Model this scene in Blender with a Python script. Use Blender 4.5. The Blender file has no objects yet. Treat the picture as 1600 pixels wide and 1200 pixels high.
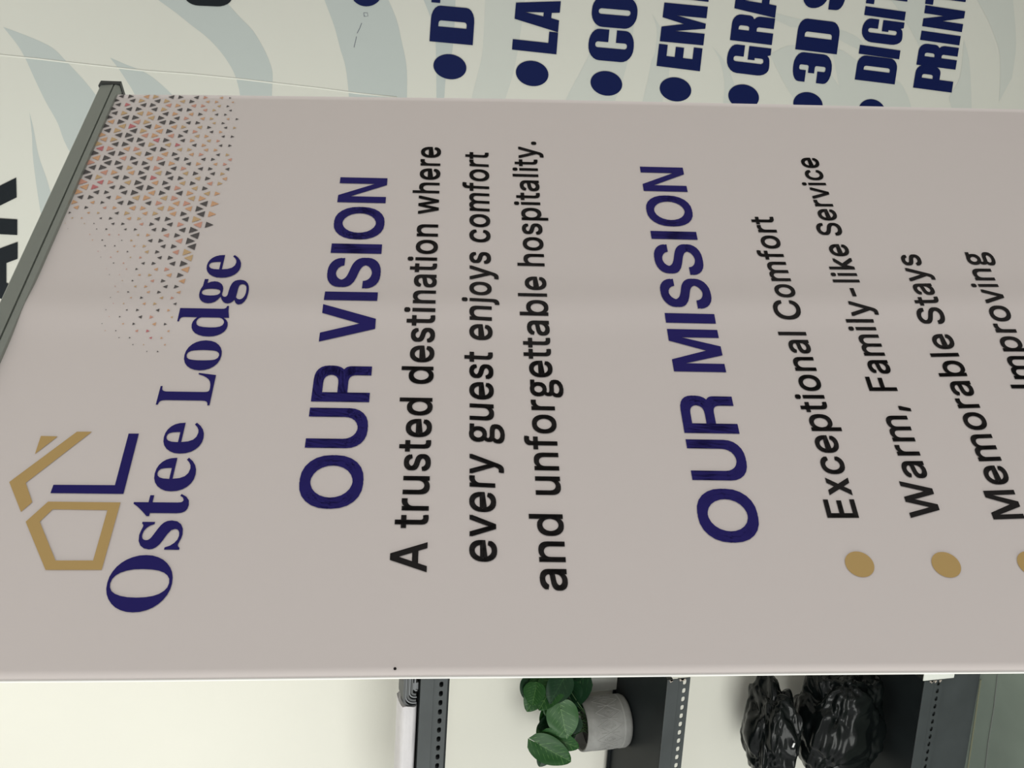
import bpy, bmesh, math, random
import numpy as np
from mathutils import Vector, noise
from mathutils.geometry import tessellate_polygon

C = bpy.context.scene.collection
SC = bpy.context.scene

# ------------------------------------------------------------------ camera, light, exposure
CAM_H = 1.98
# rows: world axes (right along the wall, into the wall, up) in camera axes (right, down, forward), phone held sideways
W = np.array([[0.97973749, 0.06246618, -0.19029565],
              [0.20024089, -0.28534574, 0.93727338],
              [0.00424783, -0.95638684, -0.2920722]])
FOC = 1500.0
CAM = np.array([0.0, 0.0, CAM_H])
cam_data = bpy.data.cameras.new('camera'); cam = bpy.data.objects.new('camera', cam_data); C.objects.link(cam)
cam_data.sensor_width = 36; cam_data.sensor_fit = 'HORIZONTAL'; cam_data.lens = 36 * FOC / 1600
cam_data.clip_start = 0.02
from mathutils import Matrix
cx, cy, cz = W[:, 1], W[:, 0], -W[:, 2]          # phone turned a quarter: picture right is world down
cam.matrix_world = Matrix(((cx[0], cy[0], cz[0], CAM[0]), (cx[1], cy[1], cz[1], CAM[1]), (cx[2], cy[2], cz[2], CAM[2]), (0, 0, 0, 1)))
SC.camera = cam
SC.view_settings.view_transform = 'Standard'; SC.view_settings.look = 'None'
SC.view_settings.exposure = 0.0; SC.view_settings.gamma = 1.0; SC.view_settings.use_curve_mapping = False

world = bpy.data.worlds.new('world'); SC.world = world; world.use_nodes = True
bg = world.node_tree.nodes['Background']; bg.inputs[0].default_value = (0.99, 0.98, 0.97, 1); bg.inputs[1].default_value = 0.70

def area_light(name, loc, target, sx, sy, power, col):
    d = bpy.data.lights.new(name, 'AREA'); d.shape = 'RECTANGLE'; d.size = sx; d.size_y = sy; d.energy = power; d.color = col
    o = bpy.data.objects.new(name, d); C.objects.link(o); o.location = loc
    o.rotation_euler = (Vector(target) - Vector(loc)).to_track_quat('-Z', 'Y').to_euler()
    return o
area_light('shopfront_daylight', (-2.35, -1.75, 1.6), (0.0, 1.9, 1.3), 2.0, 2.2, 80, (0.98, 1.0, 0.95))
area_light('wall_fill_light', (-0.9, 0.85, 3.05), (-0.9, 0.95, 0.0), 1.5, 0.7, 7, (1.0, 1.0, 0.95))  # unseen fill added overhead to brighten wall and poster, clear of the banner

# ------------------------------------------------------------------ helpers
def pix(x, y):                                   # direction of a photograph pixel in the world
    return W @ np.array([600.0 - y, x - 800.0, FOC])
def on_plane(x, y, p0, n):
    r = pix(x, y); t = np.dot(np.asarray(p0) - CAM, n) / np.dot(r, n); return CAM + r * t
def on_y(x, y, Y):                               # on the upright plane at distance Y
    return on_plane(x, y, (0, Y, 0), np.array([0, 1.0, 0]))
def on_z(x, y, Z):
    return on_plane(x, y, (0, 0, Z), np.array([0, 0, 1.0]))
def V(*a): return np.array(a, float)

def mat(name, col, rough=0.6, metal=0.0, spec=0.5, noise_amt=0.0, noise_scale=30.0, bump=0.0, bump_scale=60.0):
    m = bpy.data.materials.new(name); m.use_nodes = True; nt = m.node_tree; b = nt.nodes['Principled BSDF']
    b.inputs['Base Color'].default_value = (*col, 1); b.inputs['Roughness'].default_value = rough
    b.inputs['Metallic'].default_value = metal; b.inputs['Specular IOR Level'].default_value = spec
    tc = nt.nodes.new('ShaderNodeTexCoord')
    if noise_amt:
        n = nt.nodes.new('ShaderNodeTexNoise'); n.inputs['Scale'].default_value = noise_scale; n.inputs['Detail'].default_value = 5
        nt.links.new(tc.outputs['Object'], n.inputs['Vector'])
        r = nt.nodes.new('ShaderNodeMapRange'); r.inputs[1].default_value = 0.3; r.inputs[2].default_value = 0.7
        r.inputs[3].default_value = 1 - noise_amt; r.inputs[4].default_value = 1 + noise_amt
        nt.links.new(n.outputs['Fac'], r.inputs[0])
        mx = nt.nodes.new('ShaderNodeVectorMath'); mx.operation = 'SCALE'; mx.inputs[0].default_value = col
        nt.links.new(r.outputs[0], mx.inputs['Scale']); nt.links.new(mx.outputs[0], b.inputs['Base Color'])
    if bump:
        n2 = nt.nodes.new('ShaderNodeTexNoise'); n2.inputs['Scale'].default_value = bump_scale; n2.inputs['Detail'].default_value = 6
        nt.links.new(tc.outputs['Object'], n2.inputs['Vector'])
        bp = nt.nodes.new('ShaderNodeBump'); bp.inputs['Strength'].default_value = bump; bp.inputs['Distance'].default_value = 0.01
        nt.links.new(n2.outputs['Fac'], bp.inputs['Height']); nt.links.new(bp.outputs[0], b.inputs['Normal'])
    return m

def mesh(name, verts, faces, mats, parent=None, idx=None, smooth=False, recalc=False):
    off = np.array(parent.get('_o', (0, 0, 0))) if parent is not None else np.zeros(3)
    me = bpy.data.meshes.new(name)
    me.from_pydata([tuple(np.asarray(v, float) - off) for v in verts], [], [tuple(int(i) for i in f) for f in faces])
    for m in (mats if isinstance(mats, (list, tuple)) else [mats]): me.materials.append(m)
    if idx is not None:
        for p, i in zip(me.polygons, idx): p.material_index = i
    if recalc:
        bm = bmesh.new(); bm.from_mesh(me); bmesh.ops.recalc_face_normals(bm, faces=bm.faces); bm.to_mesh(me); bm.free()
    if smooth:
        for p in me.polygons: p.use_smooth = True
    me.update()
    o = bpy.data.objects.new(name, me); C.objects.link(o)
    if parent is not None: o.parent = parent
    o['_o'] = tuple(off)
    return o
def thing(name, label, cat, loc, group=None):
    o = bpy.data.objects.new(name, None); C.objects.link(o); o.location = tuple(loc); o.empty_display_size = 0.05
    o['label'] = label; o['category'] = cat; o['_o'] = tuple(float(v) for v in loc)
    if group: o['group'] = group
    return o
def structure(o):
    o['kind'] = 'structure'; return o

class MB:
    def __init__(s): s.v = []; s.f = []
    def add(s, vs, fs):
        k = len(s.v); s.v += [np.asarray(v, float) for v in vs]; s.f += [tuple(i + k for i in f) for f in fs]
    def box(s, lo, hi, bev=0.0):
        bm = bmesh.new(); bmesh.ops.create_cube(bm, size=1)
        lo = np.array(lo); hi = np.array(hi)
        for v in bm.verts: v.co = Vector(tuple((lo + hi) / 2 + np.array(v.co) * (hi - lo)))
        if bev: bmesh.ops.bevel(bm, geom=list(bm.edges), offset=bev, segments=2, profile=0.6, affect='EDGES')
        bm.verts.index_update()
        s.add([v.co for v in bm.verts], [[v.index for v in f.verts] for f in bm.faces]); bm.free()
    def obox(s, o, ax, ay, az, bev=0.0):         # a box from corner o along three edge vectors
        o = np.asarray(o, float); t = MB(); t.box((0, 0, 0), (1, 1, 1))
        if bev:
            L = [np.linalg.norm(a) for a in (ax, ay, az)]; t = MB(); t.box((0, 0, 0), tuple(L), bev)
            s.add([o + v[0] / L[0] * ax + v[1] / L[1] * ay + v[2] / L[2] * az for v in t.v], t.f); return
        s.add([o + v[0] * ax + v[1] * ay + v[2] * az for v in t.v], t.f)
    def tube(s, pts, r, n=8, caps=True):
        pts = [np.asarray(p, float) for p in pts]; rs = r if isinstance(r, (list, tuple)) else [r] * len(pts)
        rings = []
        up = V(0.13, 0.37, 0.92)
        for i, p in enumerate(pts):
            d = pts[min(i + 1, len(pts) - 1)] - pts[max(i - 1, 0)]; d /= np.linalg.norm(d)
            a = np.cross(d, up); a /= np.linalg.norm(a); b = np.cross(d, a)
            rings.append([p + rs[i] * (math.cos(2 * math.pi * k / n) * a + math.sin(2 * math.pi * k / n) * b) for k in range(n)])
        vs = [v for ring in rings for v in ring]; fs = []
        for i in range(len(pts) - 1):
            for k in range(n):
                fs.append((i * n + k, i * n + (k + 1) % n, (i + 1) * n + (k + 1) % n, (i + 1) * n + k))
        if caps: fs += [tuple(range(n))[::-1], tuple((len(pts) - 1) * n + k for k in range(n))]
        s.add(vs, fs)
    def lathe(s, c, prof, n=48):                 # prof: (radius, height) pairs about a vertical axis
        c = np.asarray(c, float); vs = []; fs = []
        for r, z in prof:
            for k in range(n):
                a = 2 * math.pi * k / n; vs.append(c + V(r * math.cos(a), r * math.sin(a), z))
        for i in range(len(prof) - 1):
            for k in range(n):
                fs.append((i * n + k, i * n + (k + 1) % n, (i + 1) * n + (k + 1) % n, (i + 1) * n + k))
        s.add(vs, fs)
    def build(s, name, m, parent=None, smooth=False, recalc=True):
        return mesh(name, s.v, s.f, m, parent, smooth=smooth, recalc=recalc)

def fill2d(loops):
    """Triangles filling 2D contours, holes kept open (even-odd)."""
    def area(l): return 0.5 * sum(l[i][0] * l[(i + 1) % len(l)][1] - l[(i + 1) % len(l)][0] * l[i][1] for i in range(len(l)))
    def inside(p, l):
        r = False; n = len(l)
        for i in range(n):
            a, b = l[i], l[(i + 1) % n]
            if (a[1] > p[1]) != (b[1] > p[1]) and p[0] < (b[0] - a[0]) * (p[1] - a[1]) / (b[1] - a[1]) + a[0]: r = not r
        return r
    depth = [sum(inside(l[0], m) for m in loops if m is not l) for l in loops]
    vs, fs = [], []
    for i, l in enumerate(loops):
        if depth[i] % 2: continue
        grp = [l] + [h for j, h in enumerate(loops) if depth[j] == depth[i] + 1 and inside(h[0], l)]
        k = len(vs); flat = [p for g in grp for p in g]; vs += flat
        for t in tessellate_polygon([[Vector((p[0], p[1], 0)) for p in g] for g in grp]): fs.append(tuple(a + k for a in t))
    return vs, fs

def bez(p0, p1, p2, p3, n=6):
    return [tuple((1 - t) ** 3 * np.array(p0) + 3 * t * (1 - t) ** 2 * np.array(p1) + 3 * t * t * (1 - t) * np.array(p2) + t ** 3 * np.array(p3)) for t in [j / n for j in range(n)]]
def rpoly(pts, n=5):                             # polygon with corners rounded: (x, y) or (x, y, radius x, radius y)
    out = []; k = len(pts)
    for i in range(k):
        p = pts[i]
        if len(p) == 2: out.append(tuple(p)); continue
        c = np.array(p[:2]); r = np.array(p[2:4])
        def toward(q):
            d = np.array(q[:2]) - c; L = np.linalg.norm(d)
            u = d / L; m = 1.0 / math.sqrt((u[0] / r[0]) ** 2 + (u[1] / r[1]) ** 2); return c + u * min(m, L * 0.5)
        a = toward(pts[i - 1]); b = toward(pts[(i + 1) % k])
        for j in range(n + 1):
            t = j / n; w = 0.72                  # rational corner, close to an ellipse arc
            q = ((1 - t) ** 2 * a + 2 * w * t * (1 - t) * c + t * t * b) / ((1 - t) ** 2 + 2 * w * t * (1 - t) + t * t); out.append(tuple(q))
    return out
def spline(pts, n=5, closed=False):              # Catmull-Rom through points
    P = [np.asarray(p, float) for p in pts]; out = []; k = len(P); rng = range(k if closed else k - 1)
    for i in rng:
        g = (lambda j: P[j % k]) if closed else (lambda j: P[min(max(j, 0), k - 1)])
        a, b, c, d = g(i - 1), g(i), g(i + 1), g(i + 2)
        for j in range(n):
            t = j / n; out.append(0.5 * (2 * b + (c - a) * t + (2 * a - 5 * b + 4 * c - d) * t * t + (3 * b - a - 3 * c + d) * t ** 3))
    if not closed: out.append(P[-1])
    return out

# ------------------------------------------------------------------ materials
M_room = mat('room_paint', (0.72, 0.70, 0.69), 0.8)
M_wall = mat('wall_paint', (0.80, 0.79, 0.71), 0.75, noise_amt=0.02, noise_scale=3, bump=0.05, bump_scale=40)
M_vinyl = mat('vinyl', (0.66, 0.665, 0.60), 0.5, bump=0.10, bump_scale=6)
M_vleaf = mat('vinyl_leaf', (0.49, 0.54, 0.52), 0.5, bump=0.10, bump_scale=6)
M_vleaf2 = mat('vinyl_leaf_pale', (0.585, 0.612, 0.565), 0.5, bump=0.10, bump_scale=6)
M_vnavy = mat('vinyl_navy', (0.004, 0.010, 0.070), 0.45, spec=0.15)
M_vblack = mat('vinyl_black', (0.010, 0.014, 0.018), 0.45, spec=0.15)
M_seam = mat('vinyl_seam', (0.74, 0.75, 0.68), 0.45)
M_pen = mat('pen_mark', (0.2, 0.22, 0.25), 0.6)
M_sheet = mat('banner_sheet', (0.735, 0.672, 0.645), 0.55, spec=0.3)
M_edge = mat('banner_edge', (0.85, 0.84, 0.80), 0.6)  # brightness of the back-lit sheet edge put into the colour
M_navy = mat('ink_navy', (0.022, 0.017, 0.135), 0.55, spec=0.08)
M_ink = mat('ink_black', (0.018, 0.016, 0.016), 0.55, spec=0.08)
M_gold = mat('ink_gold', (0.53, 0.36, 0.145), 0.55, spec=0.1)
M_tri = [mat('ink_charcoal', (0.085, 0.075, 0.075), 0.5), mat('ink_orange', (0.70, 0.40, 0.22), 0.5), mat('ink_salmon', (0.68, 0.34, 0.25), 0.5),
         mat('ink_ochre', (0.62, 0.42, 0.22), 0.5), mat('ink_rose', (0.60, 0.18, 0.19), 0.5)]
M_alu = mat('rail_aluminium', (0.27, 0.29, 0.26), 0.45, metal=0.4)
M_aludark = mat('rail_groove', (0.10, 0.11, 0.10), 0.5, metal=0.3)
M_blackpl = mat('black_plastic', (0.014, 0.018, 0.018), 0.35)
M_rack = mat('rack_steel', (0.052, 0.060, 0.062), 0.5, spec=0.3, noise_amt=0.12, noise_scale=14)
M_board = mat('rack_board', (0.010, 0.013, 0.014), 0.42, spec=0.15, noise_amt=0.25, noise_scale=9)
M_paper = mat('white_paper', (0.60, 0.585, 0.60), 0.7, noise_amt=0.05, noise_scale=25, bump=0.25, bump_scale=30)
M_felt = mat('grey_film', (0.055, 0.06, 0.062), 0.5, noise_amt=0.15, noise_scale=40)
M_felt2 = mat('grey_film_edge', (0.17, 0.18, 0.19), 0.5, noise_amt=0.1, noise_scale=40)
M_pot = mat('concrete', (0.23, 0.23, 0.22), 0.8, noise_amt=0.22, noise_scale=22, bump=0.06, bump_scale=90)
M_potline = mat('concrete_line', (0.34, 0.34, 0.325), 0.8)
M_soil = mat('soil', (0.012, 0.012, 0.011), 0.95, bump=0.6, bump_scale=120)
M_stem = mat('plant_stem', (0.04, 0.09, 0.03), 0.5)
M_greybox = mat('grey_card', (0.42, 0.43, 0.40), 0.7)
M_bag = mat('bin_bag', (0.004, 0.0055, 0.0055), 0.2, spec=0.2, bump=0.12, bump_scale=16)
M_tag = mat('white_tag', (0.85, 0.85, 0.85), 0.6)
M_foam = mat('white_board', (0.86, 0.88, 0.82), 0.7)
M_tape = mat('old_tape', (0.42, 0.37, 0.32), 0.8)
def floor_mat():
    m = mat('floor_tile', (0.30, 0.30, 0.28), 0.35, noise_amt=0.10, noise_scale=5); nt = m.node_tree; b = nt.nodes['Principled BSDF']
    tc = nt.nodes.new('ShaderNodeTexCoord'); br = nt.nodes.new('ShaderNodeTexBrick'); br.offset = 0
    br.inputs['Scale'].default_value = 1; br.inputs['Brick Width'].default_value = 0.6; br.inputs['Row Height'].default_value = 0.6
    br.inputs['Mortar Size'].default_value = 0.004; br.inputs['Mortar'].default_value = (0.1, 0.11, 0.1, 1)
    mp = nt.nodes.new('ShaderNodeMapping'); mp.inputs['Location'].default_value = (0.93, -1.555, 0); nt.links.new(tc.outputs['Object'], mp.inputs['Vector']); nt.links.new(mp.outputs[0], br.inputs['Vector'])
    src = b.inputs['Base Color'].links[0].from_socket; nt.links.new(src, br.inputs['Color1']); nt.links.new(src, br.inputs['Color2'])
    nt.links.new(br.outputs['Color'], b.inputs['Base Color']); return m
M_floor = floor_mat()
M_base = mat('grey_green_steel', (0.20, 0.24, 0.205), 0.5, spec=0.3, noise_amt=0.10, noise_scale=6)
M_yellow_edge = mat('yellowish_edge', (0.15, 0.155, 0.10), 0.8)
def leaf_mat(name, base, vein):
    m = mat(name, base, 0.42, spec=0.25); nt = m.node_tree; b = nt.nodes['Principled BSDF']; L = nt.links.new
    uv = nt.nodes.new('ShaderNodeUVMap'); sep = nt.nodes.new('ShaderNodeSeparateXYZ'); L(uv.outputs[0], sep.inputs[0])
    ab = nt.nodes.new('ShaderNodeMath'); ab.operation = 'SUBTRACT'; L(sep.outputs[0], ab.inputs[0]); ab.inputs[1].default_value = 0.5
    ab2 = nt.nodes.new('ShaderNodeMath'); ab2.operation = 'ABSOLUTE'; L(ab.outputs[0], ab2.inputs[0])
    k = nt.nodes.new('ShaderNodeMath'); k.operation = 'MULTIPLY_ADD'; L(ab2.outputs[0], k.inputs[0]); k.inputs[1].default_value = -0.9; L(sep.outputs[1], k.inputs[2])
    f = nt.nodes.new('ShaderNodeMath'); f.operation = 'MULTIPLY'; L(k.outputs[0], f.inputs[0]); f.inputs[1].default_value = 40
    s = nt.nodes.new('ShaderNodeMath'); s.operation = 'SINE'; L(f.outputs[0], s.inputs[0])
    r1 = nt.nodes.new('ShaderNodeMapRange'); L(s.outputs[0], r1.inputs[0]); r1.inputs[1].default_value = 0.90; r1.inputs[2].default_value = 1.0
    mid = nt.nodes.new('ShaderNodeMapRange'); L(ab2.outputs[0], mid.inputs[0]); mid.inputs[1].default_value = 0.012; mid.inputs[2].default_value = 0.002; mid.inputs[4].default_value = 0.6
    fade = nt.nodes.new('ShaderNodeMapRange'); L(ab2.outputs[0], fade.inputs[0]); fade.inputs[1].default_value = 0.42; fade.inputs[2].default_value = 0.12
    nz = nt.nodes.new('ShaderNodeTexNoise'); nz.inputs['Scale'].default_value = 7; L(uv.outputs[0], nz.inputs['Vector'])
    nr = nt.nodes.new('ShaderNodeMapRange'); L(nz.outputs['Fac'], nr.inputs[0]); nr.inputs[1].default_value = 0.42; nr.inputs[2].default_value = 0.62
    m1 = nt.nodes.new('ShaderNodeMath'); m1.operation = 'MULTIPLY'; L(r1.outputs[0], m1.inputs[0]); L(fade.outputs[0], m1.inputs[1])
    m2 = nt.nodes.new('ShaderNodeMath'); m2.operation = 'MULTIPLY'; L(m1.outputs[0], m2.inputs[0]); L(nr.outputs[0], m2.inputs[1])
    mx = nt.nodes.new('ShaderNodeMath'); mx.operation = 'MAXIMUM'; L(m2.outputs[0], mx.inputs[0]); L(mid.outputs[0], mx.inputs[1])
    mc = nt.nodes.new('ShaderNodeMix'); mc.data_type = 'RGBA'; L(mx.outputs[0], mc.inputs[0]); mc.inputs[6].default_value = (*base, 1); mc.inputs[7].default_value = (*vein, 1)
    L(mc.outputs[2], b.inputs['Base Color']); return m
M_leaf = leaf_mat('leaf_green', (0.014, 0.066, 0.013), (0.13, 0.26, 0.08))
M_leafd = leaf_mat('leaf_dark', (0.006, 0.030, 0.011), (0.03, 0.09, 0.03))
M_leafl = leaf_mat('leaf_pale', (0.030, 0.092, 0.027), (0.16, 0.28, 0.11))
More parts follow.
